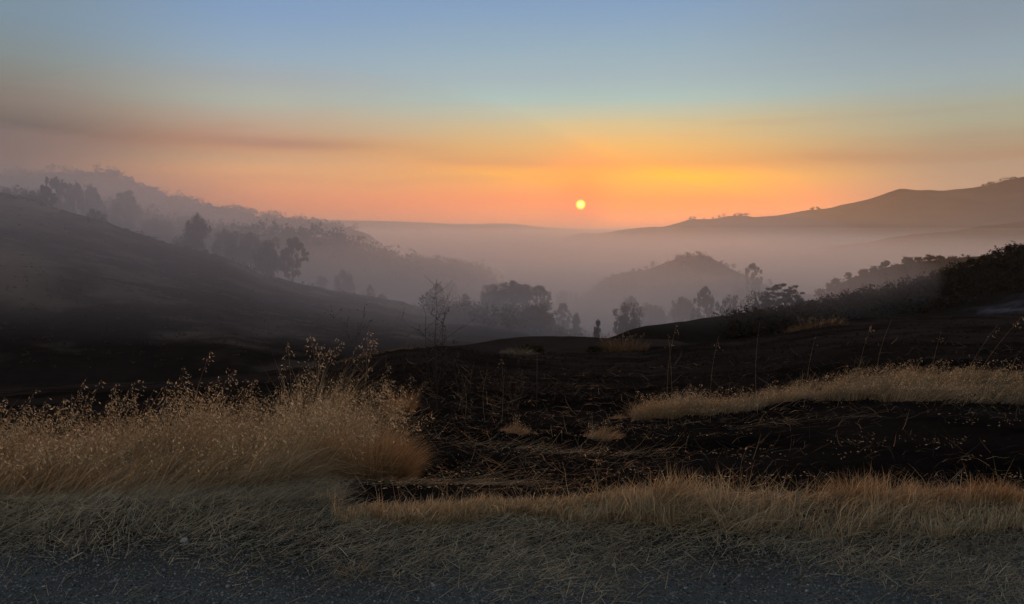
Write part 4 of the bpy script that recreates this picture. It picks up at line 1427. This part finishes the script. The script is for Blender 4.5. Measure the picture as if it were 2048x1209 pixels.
tuft_thing(715, 1150, 3.25, 260, 0.10, 0.09, 'little radiating tuft growing from the gravel', 0.4, 0.8, 0, None, 10, STRAWGREY, group=GT, width=0.0022)
tuft_thing(1700, 985, 4.05, 500, 0.19, 0.12, 'upright spiky tuft at the highest point of the fire edge', 0.6, 0.25, 0, None, 11, group=GT, width=0.0024)
tuft_thing(1850, 990, 4.05, 500, 0.13, 0.14, 'tuft on the fire edge between the spiky one and the right corner', 0.6, 0.3, 0, None, 12, group=GT, width=0.0024)
tuft_thing(1990, 1000, 4.05, 800, 0.15, 0.16, 'orange tuft on the fire edge at the right corner', 0.9, 0.3, 0, None, 13, group=GT, width=0.0024)
tuft_thing(1320, 990, 4.0, 600, 0.17, 0.12, 'peaked tuft where the fire edge rises right of the centre', 0.5, 0.25, 0, 0.4, 14, group=GT, width=0.0024)
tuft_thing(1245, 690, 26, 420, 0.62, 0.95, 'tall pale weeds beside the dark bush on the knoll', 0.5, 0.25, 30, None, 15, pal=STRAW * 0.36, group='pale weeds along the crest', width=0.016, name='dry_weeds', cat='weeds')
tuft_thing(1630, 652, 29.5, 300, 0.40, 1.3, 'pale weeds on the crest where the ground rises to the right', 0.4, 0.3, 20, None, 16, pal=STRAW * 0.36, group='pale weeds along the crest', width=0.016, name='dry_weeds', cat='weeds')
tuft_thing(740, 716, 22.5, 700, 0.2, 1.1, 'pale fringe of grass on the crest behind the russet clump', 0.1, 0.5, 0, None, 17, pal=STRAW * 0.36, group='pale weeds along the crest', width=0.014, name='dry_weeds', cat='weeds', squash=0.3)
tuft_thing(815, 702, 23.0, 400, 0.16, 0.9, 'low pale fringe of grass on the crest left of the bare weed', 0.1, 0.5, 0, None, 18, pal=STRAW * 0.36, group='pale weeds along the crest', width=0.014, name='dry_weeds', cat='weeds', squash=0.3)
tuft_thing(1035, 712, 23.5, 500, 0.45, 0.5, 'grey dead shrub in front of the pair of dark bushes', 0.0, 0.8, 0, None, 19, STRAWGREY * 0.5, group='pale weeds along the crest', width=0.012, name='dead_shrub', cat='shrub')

# flattened bundles of straw
for i, (px, py, Y, n, L, sp, a, lab) in enumerate([
        (930, 935, 4.75, 90, 0.42, 0.26, 0.12, 'long bundle of straw lying across the black ground in the centre'),
        (800, 905, 4.8, 110, 0.22, 0.26, -0.5, 'matted straw lying right of the tall grass foot'),
        (1580, 770, 8.1, 80, 0.42, 0.45, -0.8, 'spray of broken stems below the combed patch'),
        (1000, 830, 7.0, 90, 0.34, 0.34, 0.6, 'loose straw bundle left of the isolated tuft'),
        (1130, 845, 6.6, 80, 0.40, 0.4, 0.35, 'thin drift of straw in the middle of the black ground')]):
    r = np.random.default_rng(300 + i)
    X, Yw, _ = at(px, py, Y)
    z0 = float(ground_z(np.array([X]), np.array([Yw]))[0])
    e = empty('straw_bundle', (X, Yw, z0))
    tag(e, lab, 'straw', 'straw bundles on the burnt ground')
    ox, oy = r.normal(0, sp, n), r.normal(0, sp * 0.38, n)
    root = np.stack([ox, oy, ground_z(X + ox, Yw + oy) - z0 + 0.04], -1)
    A = Acc()
    A.blades(root, L * r.uniform(0.5, 1.2, n), np.full(n, 0.0026), a + r.normal(0, 0.4, n), r.uniform(1.3, 1.65, n), r.normal(0, 0.35, n), 4, r, palette(n, STRAW, r, 0.6, 1.0),
             (lambda p, q, X=X, Yw=Yw, z0=z0: ground_z(p + X, q + Yw) - z0 + 0.03), r.uniform(0, 0.04, n))
    A.build('stems', e)['kind'] = 'stuff'


def stalk(p0, p1, Y, lab, heads=9, size=0.024, col=(0.42, 0.33, 0.2), curve=0.06, wid=0.0035, seed=0, group='single oat stalks'):
    """one standing stalk from the line of sight p0 (foot) to p1 (tip)"""
    r = np.random.default_rng(500 + seed)
    X, Yw, _ = at(p0[0], p0[1], Y)
    z0 = float(ground_z(np.array([X]), np.array([Yw]))[0])
    T_ = np.array(at(p1[0], p1[1], Y - 0.05))
    f = np.array([X, Yw, z0])
    e = empty('oat_stalk', tuple(f))
    tag(e, lab, 'stalk', group)
    tt = np.linspace(0, 1, 9)
    path = (T_ - f)[None] * tt[:, None]
    path[:, 0] += curve * np.sin(tt * np.pi) * (-1 if p1[0] > p0[0] else 1)
    path[:, 2] += 0.03 * np.sin(tt * np.pi)
    v, q = tube(path, np.linspace(wid, wid * 0.35, 9) / 2, 4)
    mesh_obj('stem', v, q, MAT_STRAW, np.tile(np.array(col), (len(v), 1)), parent=e)
    if heads:
        A = Acc()
        up = path[-1] - path[-3]
        up /= np.linalg.norm(up)
        panicles(A, path[-1][None], up[None], r, heads, 0.16, size)
        A.build('seed_head', e)['kind'] = 'stuff'
    return e


ST = [((735, 850), (737, 658), 5.6, 'tallest oat stalk, pale seed head rising at the right of the tall grass', 30, 0.024),
      ((722, 850), (748, 676), 5.6, 'oat stalk leaning just right of the tallest one', 16, 0.022),
      ((622, 850), (620, 668), 5.8, 'tall oat stalk at the peak of the grass left of the charred gap', 24, 0.022),
      ((580, 850), (575, 684), 5.9, 'oat stalk a little left of the grass peak', 18, 0.022),
      ((1716, 720), (1743, 650), 9.3, 'short oat stalk on the combed patch with a forked pale head', 12, 0.026),
      ((1755, 716), (1783, 640), 9.3, 'bare leaning stem right of the forked oat stalk', 0, 0.02),
      ((1862, 716), (1882, 664), 9.3, 'thin oat stalk alone above the middle of the combed patch', 9, 0.024),
      ((1912, 742), (1996, 650), 8.8, 'leaning oat stalk near the right edge, the shorter of two', 9, 0.026),
      ((1930, 748), (2046, 632), 8.6, 'long leaning oat stalk reaching the right edge of the view', 12, 0.028),
      ((1612, 722), (1631, 673), 9.3, 'small oat stalk left of the forked one on the patch', 2, 0.024),
      ((1424, 742), (1437, 673), 9.0, 'thin oat stalk above the golden tufts', 6, 0.022),
      ((1340, 742), (1353, 648), 9.0, 'oat stalk with a glinting head rising above the rounded tuft', 10, 0.024),
      ((1346, 745), (1336, 668), 9.0, 'shorter oat stalk beside the glinting one', 5, 0.024),
      ((1518, 742), (1520, 642), 9.2, 'straight bare stem between the golden tufts and the patch', 0, 0.02),
      ((1206, 948), (1216, 886), 4.95, 'little pale oat stalk standing alone in the black foreground', 13, 0.020),
      ((1003, 775), (1003, 716), 8.8, 'small oat stalk left of the thin stake', 10, 0.020),
      ((970, 780), (975, 740), 8.8, 'tiny oat stalk further left of the thin stake', 7, 0.020),
      ((930, 775), (912, 728), 9.0, 'pale broken stem right of the bare weed', 0, 0.02),
      ((1480, 945), (1500, 888), 4.9, 'bent pale stalk above the fire edge right of the centre', 8, 0.018),
      ((330, 930), (1, 1), 0, '', 0, 0)]
for i, (a, b, Y, lab, hd, sz) in enumerate(ST[:-1]):
    stalk(a, b, Y, lab, hd, sz, seed=i, curve=0.02 + 0.02 * (i % 3), wid=0.0028 if Y < 7 else 0.0036)


def bare_weed(px, py, Y, top_py, label, seed, n_main=5, lean=0.0, name='bare_weed', spread=0.25, col=(0.055, 0.04, 0.034), r0=0.006):
    """leafless weed: thin stems that branch, dried buds"""
    r = np.random.default_rng(seed)
    X, Yw, _ = at(px, py, Y)
    z0 = float(ground_z(np.array([X]), np.array([Yw]))[0])
    H = CAMZ + ray(px, top_py)[1] * Y - z0
    e = empty(name, (X, Yw, z0))
    tag(e, label, 'weed')
    parts = []
    twigs = []
    buds = []

    def grow(p, d, L, rad, depth, out):
        n = 6
        path = [p]
        for _ in range(n):
            d = d + r.normal(0, 0.09, 3) + np.array([0, 0, 0.04])
            d /= np.linalg.norm(d)
            p = p + d * L / n
            path.append(p)
        out.append(tube(path, np.linspace(rad, rad * 0.45, n + 1), 4))
        if depth > 0:
            for _ in range(r.integers(3, 6)):
                k = r.integers(2, n + 1)
                a = r.uniform(0, 2 * np.pi)
                dd = d * 0.6 + np.array([math.cos(a), math.sin(a), r.uniform(-0.2, 0.5)]) * 0.8
                dd /= np.linalg.norm(dd)
                grow(path[k], dd, L * r.uniform(0.25, 0.5), rad * 0.5, depth - 1, twigs)
        else:
            for k in range(1, n + 1):
                if r.uniform() < 0.5:
                    buds.append(path[k] + r.normal(0, 0.004, 3))

    for m in range(n_main):
        a = r.uniform(0, 2 * np.pi)
        sp = spread * r.uniform(0.15, 1.0)
        L = H * r.uniform(0.62, 1.0)
        grow(np.array([math.cos(a) * 0.02, math.sin(a) * 0.02, 0.0]), np.array([math.cos(a) * sp * 0.5 + lean, math.sin(a) * sp * 0.5, 1.0]), L, r0, 2, parts)
    mesh_obj('stems', *join(parts), MAT_STRAW, np.tile(np.array(col), (len(join(parts)[0]), 1)), parent=e)
    tv, tq = join(twigs)
    tw = mesh_obj('twigs', tv, tq, MAT_STRAW, np.tile(np.array(col), (len(tv), 1)), parent=e)
    tw['kind'] = 'stuff'
    bv = (IV[None] * np.array([0.006, 0.006, 0.008]) + np.array(buds)[:, None, :]).reshape(-1, 3)
    bf = (IF[None] + (np.arange(len(buds)) * 12)[:, None, None]).reshape(-1, 3)
    b = mesh_obj('buds', bv, bf, MAT_STRAW, np.tile(np.array(col) * 0.8, (len(bv), 1)), parent=e)
    b['kind'] = 'stuff'
    return e


bare_weed(873, 770, 9.6, 600, 'tall bare branching weed silhouetted against the smoky valley', 3, 5, 0.0, spread=0.13)
bare_weed(815, 750, 9.8, 728, 'dark twig leaning right at the foot of the bare weed', 8, 1, 0.9, name='leaning_twig', spread=0.1)
bare_weed(672, 770, 8.2, 655, 'faint bare weed behind the tall grass peak', 11, 3, 0.1, spread=0.3, r0=0.003)
bare_weed(925, 775, 9.3, 712, 'short thin weed in front of the dark near slope', 14, 3, 0.0, spread=0.4, r0=0.003, col=(0.12, 0.09, 0.065))
bare_weed(1030, 775, 9.0, 722, 'tangle of short dead twigs beside the thin stake', 17, 4, 0.0, spread=0.7, r0=0.003, col=(0.10, 0.075, 0.055))

# dark bushes on the near rise
add_tree('bush', 0, 1049, 683, 25.0, 42, 'left of the pair of round dark bushes on the near rise', 'bush', 'dark bushes on the near rise')
add_tree('bush', 1, 1074, 685, 25.2, 38, 'right of the pair of round dark bushes on the near rise', 'bush', 'dark bushes on the near rise')
add_tree('bush', 2, 1190, 683, 26.0, 42, 'low dark bush left of the tall pale weeds on the near rise', 'bush', 'dark bushes on the near rise')
add_tree('bush', 3, 1215, 688, 26.5, 30, 'small dark bush touching the tall pale weeds', 'bush', 'dark bushes on the near rise')


def stake(px, py, Y, top, label):
    X, Yw, _ = at(px, py, Y)
    z0 = float(ground_z(np.array([X]), np.array([Yw]))[0])
    H = CAMZ + ray(px, top)[1] * Y - z0
    e = empty('fence_stake', (X, Yw, z0))
    tag(e, label, 'stake')
    w = 0.012
    # angle-iron: two thin leaves, slightly leaning
    prof = np.array([(0, 0), (w, 0), (w, 0.003), (0.003, 0.003), (0.003, w), (0, w)])
    V = [(a, b, -0.15) for a, b in prof] + [(a + 0.008, b, H) for a, b in prof]
    Q = np.array([(i, (i + 1) % 6, 6 + (i + 1) % 6, 6 + i) for i in range(6)])
    caps = np.array([(5, 4, 3, 0), (3, 2, 1, 0), (6, 9, 10, 11), (6, 7, 8, 9)])
    mesh_obj('shaft', V, np.concatenate([Q, caps]), MAT_METAL, parent=e)
    V = [(-0.004 + 0.02 * i, -0.004 + 0.02 * j, H * 0.93 + 0.012 * k) for k in (0, 1) for j in (0, 1) for i in (0, 1)]
    Q = np.array([(0, 1, 3, 2), (4, 6, 7, 5), (0, 4, 5, 1), (1, 5, 7, 3), (3, 7, 6, 2), (2, 6, 4, 0)])
    mesh_obj('clip', V, Q, MAT_METAL, parent=e)


stake(1072, 768, 9.0, 712, 'thin dark metal stake standing in the black ground at the centre')


def rock(px, py, Y, size, flat, label, col, seed, name='stone', cat='stone', group=None):
    r = np.random.default_rng(seed)
    X, Yw, _ = at(px, py, Y)
    z0 = float(ground_z(np.array([X]), np.array([Yw]))[0])
    v, f = IV.copy(), IF.copy()
    # one subdivision
    cache, nf = {}, []
    vl = [tuple(q) for q in v]

    def mid(a, b):
        k = (min(a, b), max(a, b))
        if k not in cache:
            m = (np.array(vl[a]) + np.array(vl[b])) / 2
            m /= np.linalg.norm(m)
            vl.append(tuple(m))
            cache[k] = len(vl) - 1
        return cache[k]
    for a, b, c in f.tolist():
        ab, bc, ca = mid(a, b), mid(b, c), mid(c, a)
        nf += [(a, ab, ca), (b, bc, ab), (c, ca, bc), (ab, bc, ca)]
    v = np.array(vl)
    v = v * (1 + r.normal(0, 0.10, (len(v), 1))) * np.array([1, 0.8, flat]) * size
    o = mesh_obj(name, v, np.array(nf), MAT_STONE, np.tile(np.array(col), (len(v), 1)))
    o.location = (X, Yw, z0 + size * flat * 0.45)
    o.rotation_euler = (0, 0, r.uniform(0, 6))
    tag(o, label, cat, group)
    return o


# find where the shoulder lies for these lines of sight: flat ground, so Y = CAMZ / slope
def flatY(py):
    return CAMZ / -ray(1024, py)[1]


GS = 'loose stones on the shoulder'
rock(368, 1082, flatY(1082), 0.024, 0.45, 'pale grey angular stone in the straw at the lower left', (0.22, 0.22, 0.23), 1, group=GS)
rock(327, 1092, flatY(1092), 0.013, 0.6, 'small dark stone left of the pale angular one', (0.05, 0.05, 0.055), 2, group=GS)
rock(455, 1178, flatY(1178), 0.012, 0.7, 'roundish light stone, right of a pair near the bottom', (0.19, 0.19, 0.20), 3, group=GS)
rock(436, 1176, flatY(1176), 0.011, 0.7, 'darker stone, left of a pair near the bottom', (0.10, 0.10, 0.11), 4, group=GS)
rock(493, 1152, flatY(1152), 0.010, 0.6, 'small black stone up and right of the pair near the bottom', (0.045, 0.045, 0.05), 5, group=GS)
rock(806, 1145, flatY(1145), 0.009, 0.6, 'tiny pale stone right of the radiating tuft', (0.20, 0.19, 0.18), 6, group=GS)
rock(1690, 902, 5.2, 0.022, 0.2, 'flat pale stone alone on the black ground at the right', (0.26, 0.25, 0.24), 7, group=GS)
